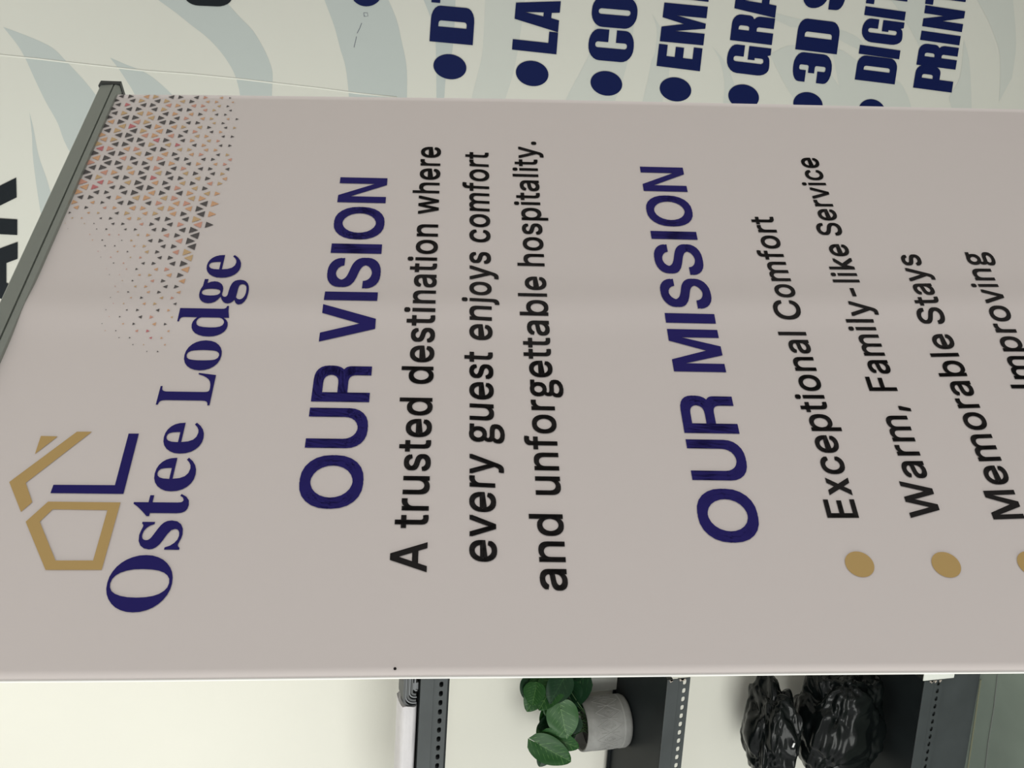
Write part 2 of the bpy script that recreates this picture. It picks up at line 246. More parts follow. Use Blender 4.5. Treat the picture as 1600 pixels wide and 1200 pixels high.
# ------------------------------------------------------------------ letter outlines (thousandths of an em)
SANS={",":[187,[[38,-120,68,71,137,71,84,-120]]],"-":[453,[[337,244,337,188,114,188,114,244]]],".":[187,[[95,-4,78,-1,63,9,53,24,50,41,53,59,63,73,78,83,95,87,113,83,128,73,138,59,141,41,138,24,128,9,113,-1]]],"A":[479,[[16,0,201,509,276,509,463,0,395,0,287,302,264,372,232,478,245,478,213,371,190,302,85,0],[110,142,110,199,370,199,370,142]]],"C":[510,[[267,-7,205,1,150,25,104,63,70,115,48,179,40,254,48,329,70,393,104,445,150,484,205,508,267,516,305,513,340,504,373,490,402,471,427,447,448,418,463,385,473,348,408,348,401,373,389,394,375,413,357,428,337,440,315,449,292,454,267,456,223,450,184,432,150,403,125,364,109,314,103,254,109,194,125,145,151,105,184,76,223,59,267,53,292,55,315,60,337,69,357,81,375,96,389,114,401,136,408,160,473,160,463,124,448,91,428,62,402,38,373,19,341,5,305,-4]]],"E":[418,[[60,0,60,509,372,509,372,452,125,452,125,286,355,286,355,229,125,229,125,57,375,57,375,0]]],"F":[410,[[60,0,60,509,369,509,369,452,125,452,125,278,346,278,346,221,125,221,125,0]]],"I":[300,[[31,0,31,57,118,57,118,452,31,452,31,509,269,509,269,452,183,452,183,57,269,57,269,0]]],"M":[628,[[60,0,60,509,152,509,277,187,287,159,299,123,311,84,322,49,307,49,318,83,330,121,342,158,352,187,476,509,568,509,568,0,504,0,504,291,504,327,505,369,506,413,507,457,513,457,498,409,482,363,467,322,456,291,342,0,286,0,170,291,159,321,145,361,129,408,112,457,119,457,120,416,121,372,122,328,122,291,122,0]]],"N":[523,[[60,0,60,509,136,509,343,183,363,151,388,107,414,55,405,54,401,108,399,157,399,195,399,509,463,509,463,0,387,0,202,290,177,331,148,381,108,452,119,454,122,384,124,328,125,291,125,0]]],"O":[533,[[267,-7,205,1,150,25,105,63,70,115,48,179,40,254,48,329,70,393,105,445,150,484,205,508,267,516,329,508,384,484,429,445,464,393,486,329,493,254,486,179,464,115,429,63,384,25,329,1],[267,53,310,59,349,76,383,105,408,144,425,194,430,254,425,314,408,365,383,404,349,433,310,450,267,456,223,450,184,433,151,404,125,364,109,314,103,254,109,194,125,144,151,105,184,76,223,59]]],"R":[449,[[60,0,60,509,236,509,290,504,333,489,367,465,390,433,405,395,409,352,405,309,390,271,367,240,333,217,289,203,236,198,96,198,96,255,234,255,269,258,298,267,319,281,334,300,342,324,345,352,342,380,334,405,319,425,298,440,269,449,233,452,125,452,125,0],[353,0,230,229,303,229,428,0]]],"S":[446,[[224,-9,172,-4,128,9,91,31,64,60,46,96,38,137,104,137,110,110,123,88,142,71,166,59,194,52,224,49,257,52,286,60,311,74,330,92,342,114,346,139,342,161,332,179,316,193,296,204,272,214,245,222,184,239,128,260,86,289,67,313,56,341,52,372,58,413,75,448,102,476,138,498,180,511,227,516,275,511,316,498,351,476,377,449,394,415,401,378,337,378,326,412,302,437,267,453,225,458,194,456,167,448,145,435,129,418,118,398,115,376,119,352,131,334,148,319,169,308,191,300,212,293,264,279,287,272,312,264,336,252,359,238,379,220,394,198,405,171,408,139,403,99,386,64,360,34,323,11,278,-4]]],"U":[517,[[259,-8,203,-2,154,15,114,43,85,80,66,124,60,173,60,509,124,509,124,178,128,144,141,113,160,87,187,68,220,56,259,52,298,56,331,68,357,87,377,113,389,144,393,178,393,509,457,509,457,173,451,124,433,80,403,43,363,15,315,-2]]],"V":[479,[[204,0,16,509,84,509,192,206,215,137,248,31,235,31,267,138,290,206,395,509,463,509,278,0]]],"W":[686,[[155,0,16,509,82,509,163,196,176,145,187,94,197,40,189,40,200,94,211,145,224,196,306,509,380,509,462,196,474,145,486,94,497,40,488,40,499,94,510,145,523,196,603,509,670,509,530,0,455,0,368,323,359,356,351,391,344,431,336,475,350,475,335,395,327,359,318,323,230,0]]],"a":[389,[[160,-8,126,-5,94,5,68,22,48,45,35,73,30,108,34,138,43,161,58,179,78,193,100,203,125,211,152,216,178,220,234,227,252,230,265,235,273,243,276,255,276,257,273,278,267,297,255,311,240,322,220,329,196,331,171,329,149,322,132,313,118,301,107,288,100,274,41,291,57,322,78,346,104,364,133,375,163,382,194,384,215,383,239,379,263,372,286,360,306,343,322,320,333,290,337,251,337,0,276,0,276,52,272,52,264,38,252,25,236,12,215,1,190,-6],[170,45,202,49,228,59,248,74,263,93,272,115,276,138,276,190,270,186,260,182,231,176,200,171,176,168,154,164,134,159,117,150,103,139,95,124,92,105,94,87,102,72,114,61,130,52,149,47]]],"b":[424,[[229,-8,198,-5,172,4,153,17,138,31,127,46,118,59,112,59,112,0,53,0,53,509,114,509,114,319,118,319,127,331,137,346,152,360,171,373,197,381,229,384,274,378,313,360,345,332,370,293,385,245,390,189,385,133,370,84,346,45,313,16,274,-2],[220,47,253,51,279,66,301,88,316,117,325,151,328,190,325,227,316,261,301,290,280,311,253,325,220,330,188,325,161,312,140,291,125,263,116,229,113,190,116,150,125,115,140,86,162,65,188,51]]],"c":[395,[[207,-8,159,-2,117,16,82,46,56,85,40,133,34,187,40,243,56,291,82,330,117,360,159,378,207,384,234,383,260,377,284,368,305,356,324,341,340,322,353,301,362,277,303,262,298,276,290,289,281,301,270,311,257,319,242,325,226,329,207,330,173,325,145,310,124,287,108,258,99,224,96,187,99,151,108,117,124,89,145,66,173,51,207,46,226,48,243,52,258,58,271,66,282,76,292,89,299,102,304,117,363,102,354,78,341,56,325,37,306,21,285,9,261,-1,235,-6]]],"d":[424,[[195,-8,151,-2,112,16,79,45,55,84,39,133,34,189,39,245,55,293,79,332,112,360,151,378,196,384,228,381,253,373,273,360,287,346,298,331,306,319,311,319,311,509,372,509,372,0,313,0,313,59,307,59,298,46,287,31,272,17,252,4,227,-5],[204,47,236,51,263,65,284,86,299,115,309,150,312,190,309,229,300,263,284,291,263,312,237,325,204,330,172,325,145,311,124,290,108,261,99,227,96,190,99,151,109,117,124,88,145,66,172,51]]],"e":[403,[[212,-8,161,-2,117,16,82,46,56,85,40,132,34,187,39,242,55,290,81,329,115,359,157,378,205,384,236,382,266,374,294,361,319,341,341,315,357,282,368,242,371,194,371,169,75,169,75,221,338,221,310,202,307,238,298,268,283,294,262,314,237,326,205,330,173,326,146,313,125,294,109,270,99,241,96,211,96,178,100,139,110,106,128,80,151,62,179,50,212,46,234,48,254,53,271,61,285,73,297,88,306,106,365,91,353,63,335,39,311,19,282,4,249,-5]]],"f":[253,[[228,379,228,327,6,327,6,379],[81,0,81,432,84,461,96,486,113,505,135,519,161,527,187,530,207,529,222,527,234,524,243,521,227,468,215,472,206,473,195,474,171,470,154,460,145,443,142,419,142,0]]],"h":[410,[[114,227,114,0,53,0,53,509,114,509,114,288,102,288,124,332,152,362,187,379,227,384,264,380,295,369,321,349,341,321,353,285,357,240,357,0,296,0,296,235,290,275,273,304,246,323,210,329,184,326,161,317,141,303,126,283,117,257]]],"i":[166,[[53,0,53,379,114,379,114,0],[84,443,67,446,54,455,44,468,41,483,44,499,54,512,67,521,84,524,100,521,114,512,123,499,126,483,123,468,114,455,100,446]]],"j":[166,[[53,379,114,379,114,-30,111,-63,102,-90,86,-113,65,-129,37,-139,4,-143,-10,-143,-10,-87,2,-87,25,-83,40,-72,50,-54,53,-29],[83,443,67,446,53,455,44,468,41,483,44,499,53,512,67,521,83,524,100,521,114,512,123,499,126,483,123,468,114,455,100,446]]],"k":[380,[[110,137,110,212,120,212,284,379,360,379,184,199,177,199],[53,0,53,509,114,509,114,0],[294,0,148,186,191,229,372,0]]],"l":[189,[[139,-2,101,3,74,20,58,47,53,84,53,509,114,509,114,99,115,77,120,62,130,55,146,52,160,53,170,54,181,3,162,-1]]],"m":[609,[[53,0,53,379,112,379,112,295,108,295,118,323,132,346,151,364,172,376,195,384,219,386,257,380,287,361,309,331,321,295,312,295,322,321,337,343,357,361,381,375,407,383,437,386,468,383,497,372,522,354,541,328,553,296,557,255,557,0,496,0,496,254,490,289,472,313,447,326,419,330,395,328,374,320,358,307,345,290,338,270,335,247,335,0,274,0,274,260,269,289,253,311,229,326,199,330,178,328,158,320,140,307,126,289,117,266,114,238,114,0]]],"n":[409,[[114,227,114,0,53,0,53,379,112,379,112,288,102,288,124,332,152,362,187,379,227,384,264,380,295,369,321,349,341,321,353,285,357,240,357,0,296,0,296,235,290,275,273,304,246,323,210,329,184,326,161,317,141,303,126,283,117,257]]],"o":[415,[[207,-8,159,-2,117,16,82,46,56,85,40,133,34,187,40,243,56,291,82,330,117,360,159,378,207,384,256,378,299,360,333,330,359,291,376,243,381,187,376,133,359,85,333,46,299,16,256,-2],[207,46,242,51,270,66,292,89,307,117,316,151,319,187,316,224,307,258,292,287,270,310,242,325,207,330,173,325,145,310,124,287,108,258,99,224,96,187,99,151,108,117,124,89,145,66,173,51]]],"p":[424,[[53,-143,53,379,112,379,112,319,118,319,126,331,137,346,152,360,171,373,197,381,229,384,274,378,313,360,345,332,370,293,385,245,390,189,385,133,370,84,346,45,313,16,274,-2,229,-8,198,-5,173,4,153,17,138,31,127,46,118,59,114,59,114,-143],[220,47,253,51,279,66,301,88,316,117,325,151,328,190,325,227,316,261,301,290,280,311,253,325,220,330,188,325,161,312,140,291,125,263,116,229,113,190,116,150,125,115,140,86,162,65,188,51]]],"r":[259,[[53,0,53,379,112,379,112,321,115,321,130,347,152,367,181,380,213,385,229,384,243,384,243,322,230,324,207,326,182,323,159,315,140,301,126,284,117,262,114,237,114,0]]],"s":[365,[[182,-8,145,-5,112,3,84,18,62,38,45,63,36,94,94,106,105,79,124,60,150,49,181,45,217,50,244,62,262,81,268,103,264,121,254,136,237,147,212,155,149,170,104,186,72,208,53,237,47,274,51,305,65,332,87,354,115,370,149,381,187,384,223,381,254,372,279,358,299,339,314,316,324,290,268,277,258,298,243,316,220,328,187,332,156,329,131,317,114,299,109,277,112,258,124,243,144,232,172,223,229,209,275,194,306,171,325,142,331,106,326,75,312,47,290,24,260,6,223,-5]]],"t":[227,[[204,379,204,327,6,327,6,379],[65,471,126,471,126,98,128,76,136,61,150,53,170,50,185,51,202,54,213,2,203,-1,192,-3,168,-4,125,2,92,21,72,52,65,93]]],"u":[410,[[182,-5,146,-1,115,11,89,31,69,59,57,95,53,139,53,379,114,379,114,144,119,105,137,75,164,56,200,50,226,53,249,62,268,77,283,97,293,122,296,153,296,379,357,379,357,0,298,0,298,92,307,92,286,47,257,17,222,0]]],"v":[389,[[162,0,17,379,84,379,165,155,177,121,187,87,206,21,184,21,203,87,213,121,224,155,305,379,372,379,226,0]]],"w":[567,[[138,0,22,379,87,379,134,214,154,137,165,91,175,41,165,41,175,90,186,135,206,214,252,379,316,379,362,214,382,136,392,91,402,41,391,41,402,90,413,135,434,214,480,379,545,379,430,0,368,0,319,172,304,225,290,280,276,338,290,338,277,280,262,225,248,172,199,0]]],"x":[378,[[21,0,171,218,171,171,29,379,100,379,148,306,164,279,179,253,207,206,176,206,190,229,202,253,216,279,233,306,282,379,352,379,209,169,209,214,358,0,287,0,231,85,214,112,200,136,173,182,204,182,191,159,178,136,165,112,148,85,92,0]]],"y":[389,[[48,-139,62,-86,71,-87,88,-90,104,-89,118,-84,130,-74,141,-58,151,-36,162,-1,17,379,84,379,165,155,177,121,187,87,206,21,184,21,202,87,212,121,224,155,305,379,372,379,204,-58,191,-85,176,-107,159,-124,139,-136,117,-143,92,-145,77,-145,64,-143,54,-141]]],"g":[393,[[192,-175,272,-164,332,-135,371,-94,384,-43,369,8,325,37,252,47,177,47,138,52,117,67,111,88,118,114,135,133,163,124,191,120,246,129,290,156,320,197,330,252,322,297,300,330,377,330,377,379,245,379,221,386,191,389,137,380,92,352,61,310,50,254,65,193,99,152,99,149,71,120,57,78,67,40,92,16,92,13,50,-26,36,-73,47,-117,79,-148,129,-168],[191,163,151,174,122,206,111,254,122,301,151,332,191,342,233,332,262,301,272,254,261,206,232,174],[201,-131,142,-122,105,-99,92,-64,101,-31,130,0,155,-4,179,-6,244,-6,287,-10,313,-25,321,-54,306,-91,265,-119]]]}
SERIF={"L":[426,[[15,0,15,18,45,22,62,32,72,50,74,81,74,379,71,407,62,425,44,434,16,438,16,455,250,455,250,438,226,437,208,434,196,427,188,416,183,401,182,379,182,83,183,62,185,47,191,37,200,31,214,28,234,28,278,31,315,40,345,56,370,80,391,112,409,154,427,154,402,0]]],"O":[525,[[261,-11,213,-6,169,7,129,29,94,58,66,93,45,134,32,179,28,228,32,276,45,321,66,362,95,397,130,426,170,448,216,462,265,466,313,462,357,448,397,427,431,399,459,364,480,323,494,277,498,228,494,179,480,134,459,93,430,58,395,29,355,7,310,-6],[265,12,300,18,328,36,351,66,367,108,376,162,379,228,376,293,365,346,348,388,324,419,294,437,260,443,225,437,196,419,174,389,158,347,148,294,145,228,149,163,159,110,177,67,201,37,230,18]]],"d":[370,[[140,-10,107,-5,78,10,53,35,35,66,23,104,20,147,24,196,36,237,55,272,81,297,112,313,146,318,175,314,201,301,223,280,223,401,220,419,212,430,198,437,176,439,176,455,319,455,319,75,320,54,325,41,335,32,353,28,353,11,294,6,223,-10,223,39,201,12,173,-5],[171,28,187,31,202,41,215,57,223,76,223,242,217,257,206,270,191,278,174,281,147,273,130,250,121,210,118,153,120,98,130,58,146,36]]],"e":[300,[[154,-10,117,-5,85,10,58,35,37,68,24,109,20,157,24,201,38,240,59,273,87,298,120,313,157,318,193,314,224,301,249,280,268,251,279,216,283,173,283,166,117,166,123,112,138,73,164,50,200,42,225,47,248,62,270,86,285,72,258,36,228,11,193,-5],[116,192,202,192,202,215,199,252,193,277,181,292,161,297,142,291,127,273,119,244,116,204]]],"g":[327,[[146,-140,89,-136,48,-122,22,-100,14,-74,20,-54,38,-38,68,-26,44,-10,29,9,24,30,28,54,42,74,67,92,102,110,67,128,42,150,27,179,22,212,27,242,40,268,60,289,88,305,120,315,157,318,196,315,233,304,317,304,317,268,268,268,286,237,292,204,288,176,276,151,258,131,234,116,205,106,172,103,157,103,142,104,126,102,112,94,104,84,101,71,105,59,119,51,141,49,175,49,223,47,259,40,285,29,303,13,312,-9,316,-37,311,-67,296,-92,272,-113,239,-128,197,-137],[157,124,178,130,190,146,197,173,200,211,197,249,190,276,178,292,157,297,137,292,124,276,117,249,114,211,117,173,124,146,137,130],[160,-116,205,-113,238,-104,257,-88,263,-66,260,-51,249,-41,231,-36,205,-34,97,-34,79,-52,73,-72,79,-89,95,-103,122,-113]]],"o":[336,[[169,-10,127,-5,90,11,60,37,38,70,24,110,19,154,24,199,38,239,60,272,90,297,127,313,168,318,209,313,245,298,275,273,298,240,312,200,317,154,312,108,298,68,275,36,246,11,210,-5],[169,11,193,18,209,39,214,56,217,81,219,114,220,154,218,206,214,245,208,271,192,292,169,299,144,292,128,271,122,245,118,206,117,154,118,114,120,82,123,56,128,39,144,18]]],"s":[288,[[151,-10,122,-6,87,6,80,8,73,9,60,4,51,-9,36,-9,36,105,53,105,66,68,87,39,112,21,140,15,162,18,179,26,189,40,192,58,183,84,156,105,107,130,76,148,54,169,41,193,37,220,44,259,65,291,98,312,141,319,153,318,166,316,199,308,206,306,213,305,223,308,230,319,244,319,244,222,228,222,215,254,196,277,174,291,149,296,130,294,116,286,108,274,105,259,107,244,115,232,128,222,146,212,191,189,221,171,241,151,253,127,257,95,250,51,228,18,194,-3]]],"t":[228,[[124,-9,89,-4,66,10,53,36,48,71,48,279,20,279,20,300,57,336,88,369,112,398,129,424,144,424,144,310,208,310,208,279,144,279,144,82,146,64,149,51,157,43,168,40,189,49,206,74,222,66,198,24,165,-1]]]}
# ------------------------------------------------------------------ the room
YF = 1.65                                        # front plane of the rack
YW = 1.915                                       # wall
def panel(name, lo, hi, m):
    b = MB(); b.box(lo, hi); return structure(b.build(name, m))
panel('wall_back', (-4.2, YW, -0.05), (1.62, YW + 0.12, 3.1), M_wall)
panel('floor', (-4.2, -2.6, -0.06), (1.62, YW, 0.0), M_floor)

panel('blocker_wall_right', (1.5, 0.35, -0.05), (1.62, YW, 3.1), M_room)  # unseen panel added to block ambient light from the right
panel('blocker_overhead', (-4.2, 0.0, 3.1), (1.62, YW + 0.12, 3.2), M_room)  # unseen slab overhead, added to darken the upper banner

# ------------------------------------------------------------------ printed vinyl on the wall
vin = thing('wall_poster', 'large vinyl wall poster with pale leaves and navy service list behind the banner', 'poster', (0.4, YW, 1.0))
def wl(x, y, d): return on_y(x, y, YW - d)
b = MB(); b.box((-0.34, YW - 0.0015, 0.06), (1.48, YW - 0.0001, 3.08)); sheet = b.build('vinyl_sheet', M_vinyl, vin)
def wall_shape(name, loops, m, d, parent=sheet):
    vs, fs = fill2d(loops); return mesh(name, [wl(p[0], p[1], d) for p in vs], fs, m, parent)
def wall_shapes(name, groups, m, d, parent=sheet):
    VS, FS = [], []
    for i, loops in enumerate(groups):
        vs, fs = fill2d(loops); k = len(VS); VS += [wl(p[0], p[1], d + 0.00004 * i) for p in vs]; FS += [tuple(a + k for a in f) for f in fs]
    return mesh(name, VS, FS, m, parent)
def S(*p): return [(float(q[0]), float(q[1])) for q in spline(p, 4)]
leaf_main = [
  S((5,42),(52,60),(82,75),(100,92),(117,110),(135,130),(155,155),(190,200)) + S((150,300),(106,232),(90,192),(72,160),(55,125),(40,92),(27,70),(5,42)),
  S((172,90),(195,100),(220,110),(240,122),(268,147),(320,200)) + S((235,200),(220,178),(210,147),(197,125),(185,107),(172,90)),
  S((46,175),(52,200),(60,242),(72,277),(82,310),(98,360)) + S((68,360),(60,310),(55,275),(51,240),(50,212),(46,175)),
  S((225,-12),(247,0),(275,20),(300,40),(322,57),(340,75),(355,95),(367,117),(375,148),(378,190)) + S((426,190),(425,148),(426,120),(424,105),(415,82),(400,55),(390,42),(375,27),(358,8),(345,-12)),
  S((503,-12),(507,0),(522,40),(532,77),(540,105),(545,148),(547,190)) + S((636,190),(636,150),(636,120),(634,95),(627,62),(620,32),(607,0),(602,-12)),
  S((658,-12),(662,0),(670,20),(678,45),(681,75),(682,150),(682,190)) + S((690,190),(694,153),(697,119),(706,84),(710,40),(712,-12))]
leaf_pale = [
  S((758,-12),(758,0),(756,47),(753,87),(745,120),(737,153),(730,190)) + S((776,190),(790,153),(803,110),(812,60),(820,0),(822,-12)),
  S((935,-12),(930,40),(922,80),(905,115),(884,155),(870,190)) + S((950,190),(962,155),(975,118),(984,80),(992,30),(994,-12)),
  S((1018,20),(1026,45),(1024,80),(1018,95),(1012,125),(1004,158),(998,190)) + S((1030,190),(1036,155),(1046,110),(1040,60),(1018,20)),
  S((1112,72),(1125,95),(1132,130),(1130,162),(1128,190)) + S((1160,190),(1156,165),(1150,140),(1135,100),(1112,72)),
  S((1160,-12),(1190,12),(1226,24),(1260,32),(1300,42),(1340,58),(1352,80),(1330,72),(1292,52),(1260,45),(1235,42)) + S((1210,30),(1160,-12)),
  S((1203,85),(1215,110),(1228,135),(1245,163),(1262,200)) + S((1340,200),(1326,160),(1300,118),(1280,90),(1240,70),(1203,85)),
  S((1300,75),(1318,80),(1345,100),(1352,112),(1400,125),(1416,145),(1424,168),(1430,200)) + S((1310,200),(1318,166),(1312,140),(1300,75)),
  S((1380,-12),(1400,10),(1425,50),(1440,80),(1452,100),(1462,62),(1456,30),(1445,-12)) + [(1380,-12)],
  S((1506,62),(1514,92),(1517,130),(1518,167),(1518,200)) + S((1490,200),(1486,166),(1484,150),(1500,120),(1506,62)),
  S((1522,-12),(1527,0),(1540,24),(1551,49),(1561,79),(1563,112),(1561,159)) + S((1581,122),(1587,80),(1587,47),(1583,0),(1582,-12))]
wall_shapes('leaf_print', [[l] for l in leaf_main], M_vleaf, 0.0017)
wall_shapes('pale_leaf_print', [[l] for l in leaf_pale], M_vleaf2, 0.0017)
# fold line across the vinyl
b = MB(); b.tube([wl(x, y, 0.0016) for x, y in ((-40, 84), (0, 86), (60, 92), (110, 98), (230, 111), (300, 116), (380, 124), (430, 130), (500, 138), (560, 146), (620, 152))], 0.0016, 6); b.build('fold_crease', M_seam, sheet, smooth=True)
b = MB(); b.tube([wl(x, y, 0.0018) for x, y in ((565, 36), (562, 44), (558, 52))], 0.0008, 5); b.tube([wl(x, y, 0.0018) for x, y in ((557, 57), (555, 66), (553, 74))], 0.0008, 5)
b.tube([wl(x, y, 0.0018) for x, y in ((568, 20), (574, 20), (575, 25), (570, 26), (568, 20))], 0.0006, 5); b.tube([wl(x, y, 0.0018) for x, y in ((568, 20), (569, 26))], 0.0006, 5); b.build('pen_mark', M_pen, sheet)
# bullet list lettering: heavy condensed capitals drawn in a unit box
R = rpoly
def slot(x0, y0, x1, y1, rx=0.06, ry=0.05): return R([(x0, y0, rx, ry), (x0, y1, rx, ry), (x1, y1, rx, ry), (x1, y0, rx, ry)], 3)
HEAVY = {
 'D': [R([(0,0),(0,1),(1,1,.38,.2),(1,0,.38,.2)]), R([(.43,.17),(.43,.82),(.6,.82,.08,.06),(.6,.17,.08,.06)],3)],
 'L': [[(0,0),(0,1),(.48,1),(.48,.2),(1,.2),(1,0)]],
 'A': [[(0,0),(.24,1),(.76,1),(1,0),(.63,0),(.59,.18),(.42,.18),(.38,0)], [(.44,.36),(.5,.78),(.57,.36)]],
 'O': [R([(0,0,.46,.26),(0,1,.46,.26),(1,1,.46,.26),(1,0,.46,.26)],7), slot(.41,.15,.59,.85,.08,.06)],
 'C': [R([(0,0,.46,.26),(0,1,.46,.26),(1,1,.46,.26),(1,.57),(.6,.57),(.6,.85,.08,.06),(.41,.85,.08,.06),(.41,.15,.08,.06),(.6,.15,.08,.06),(.6,.4),(1,.4),(1,0,.46,.26)],6)],
 'E': [[(0,0),(0,1),(.97,1),(.97,.8),(.48,.8),(.48,.61),(.93,.61),(.93,.42),(.48,.42),(.48,.2),(1,.2),(1,0)]],
 'M': [[(0,0),(0,1),(.38,1),(.5,.5),(.62,1),(1,1),(1,0),(.7,0),(.7,.68),(.56,0),(.43,0),(.3,.68),(.3,0)]],
 'B': [R([(0,0),(0,1),(1,1,.36,.2),(1,.54,.2,.06),(1,0,.36,.2)]), slot(.43,.6,.57,.84,.06,.04), slot(.43,.16,.57,.44,.06,.04)],
 'G': [R([(0,0,.46,.26),(0,1,.46,.26),(1,1,.46,.26),(1,.62),(.6,.62),(.6,.85,.08,.06),(.41,.85,.08,.06),(.41,.15,.08,.06),(.6,.15,.08,.06),(.6,.36),(.52,.36),(.52,.52),(1,.52),(1,0),(.76,0),(.72,.07),(.6,0,.3,.1)],5)],
 'R': [R([(0,0),(0,1),(1,1,.36,.2),(1,.53,.24,.08),(.86,.49,.06,.03),(1,.42,.15,.08),(1,0),(.6,0),(.6,.4,.08,.05),(.43,.4),(.43,0)]), R([(.43,.58),(.43,.83),(.6,.83,.08,.06),(.6,.58,.08,.06)],3)],
 'P': [R([(0,0),(0,1),(1,1,.36,.2),(1,.36,.36,.2),(.46,.36),(.46,0)]), R([(.46,.54),(.46,.82),(.63,.82,.08,.06),(.63,.54,.08,.06)],3)],
 'I': [[(0,0),(0,1),(1,1),(1,0)]],
 'N': [[(0,0),(0,1),(.37,1),(.62,.5),(.62,1),(1,1),(1,0),(.66,0),(.38,.52),(.38,0)]],
 'T': [[(.28,0),(.28,.8),(0,.8),(0,1),(1,1),(1,.8),(.72,.8),(.72,0)]],
 '3': [R([(0,.36),(0,0,.46,.24),(1,0,.46,.24),(1,.54,.2,.1),(1,1,.46,.24),(0,1,.46,.24),(0,.66),(.4,.66),(.4,.84,.06,.05),(.58,.84,.06,.05),(.58,.6,.06,.05),(.32,.6),(.32,.44),(.58,.44,.06,.05),(.58,.16,.06,.05),(.4,.16,.06,.05),(.4,.36)])],
 'S': [R([(0,.36),(0,0,.46,.24),(1,0,.46,.24),(1,.5,.3,.2),(.42,.68,.1,.1),(.42,.86,.06,.05),(.6,.86,.06,.05),(.6,.68),(1,.68),(1,1,.46,.24),(0,1,.46,.24),(0,.52,.3,.2),(.58,.34,.1,.1),(.58,.14,.06,.05),(.4,.14,.06,.05),(.4,.36)])],
}
def heavy_line(name, glyphs):                    # (char, base-left pixel, cap-left pixel, pixel row of right side, baseline slope)
    gs = []
    for ch, bl, tl, yr, sl in glyphs:
        w = bl[1] - yr; bl = np.array(bl); up = np.array(tl) - bl; rt = np.array([sl * w, -w])
        gs.append([[tuple(bl + p[0] * rt + p[1] * up) for p in lp] for lp in HEAVY[ch]])
    wall_shapes(name, gs, M_vnavy, 0.0032)
heavy_line('service_lettering', [('D',(738.7,70.7),(671,64.5),13.8,.068),('T',(742.5,10),(674,3.5),-36,.07)])
heavy_line('service_lettering', [('L',(869.4,85),(800,77.5),51,.08),('A',(872,50.5),(803,41),2,.09)])
heavy_line('service_lettering', [('C',(988,98.8),(917.5,92.5),50,.09),('O',(993.5,46.5),(922.5,40.5),-2.5,.1)])
heavy_line('service_lettering', [('E',(1093.7,111.4),(1025.9,103),75.8,.115),('M',(1099,71),(1031,64.5),10.5,.118),('B',(1107,3),(1038,-5),-40,.12)])
heavy_line('service_lettering', [('G',(1200,120),(1133.5,112),76,.125),('R',(1206,70.5),(1140.6,62.6),29,.125),('A',(1211,28),(1146,25),-22,.13)])
heavy_line('service_lettering', [('3',(1296.5,132.5),(1236.5,125.5),87,.13),('D',(1307.5,85),(1242.6,77),35.6,.135),('S',(1318,17),(1252,11),-28,.14)])
heavy_line('service_lettering', [('D',(1398,132),(1335.6,124.3),93,.15),('I',(1405,92.8),(1341.8,83.8),79,.15),('G',(1408,72),(1344.5,64),35.5,.15),('I',(1413.4,32.3),(1350.5,23.5),18.5,.15),('T',(1416,13),(1353,5),-24,.155)])
heavy_line('service_lettering', [('P',(1487,144.8),(1426.8,136.9),108,.158),('R',(1493,109),(1432,101),75,.158),('I',(1499,71),(1437.8,62.3),56.5,.158),('N',(1503,50.3),(1441,40.9),17.5,.158),('T',(1507,14),(1445.5,6),-24,.158)])
def ell(cx_, cy_, rx, ry, n=36, tilt=0.0): return [(cx_ + rx * math.cos(2 * math.pi * k / n), cy_ + ry * math.sin(2 * math.pi * k / n) + tilt * rx * math.cos(2 * math.pi * k / n)) for k in range(n)]
for bx_, by_, rx, ry in ((703,104.3,25.8,19.6),(831.5,114.8,25.5,19.8),(947.5,130.3,24.8,19.2),(1055.5,139.7,24.7,18.8),(1162,151,24,19),(1262.5,163,23,19),(1362.5,174,21,19)):
    wall_shape('bullet_dot', [ell(bx_, by_, rx, ry, tilt=0.08)], M_vnavy, 0.0031)
wall_shape('ring_print', [ell(572.5, -12, 24.5, 22), ell(572.5, -12, 13, 11)], M_vnavy, 0.0031)
wall_shape('letter_print', [R([(288,-40),(289,8,22,14),(361,11,22,14),(366,-40)], 6)], M_vblack, 0.0031)
wall_shapes('letter_print', [[[(25.3,277.5),(26,308.5),(-40,341),(-40,310)], [(-40,338.5),(27,343),(27,367.3),(-40,364)]],
                             [[(27.7,378),(27.5,404.5),(10,411),(10,442),(27.3,449),(27,478),(-60,440),(-60,410)]]][0:2], M_vblack, 0.0031)

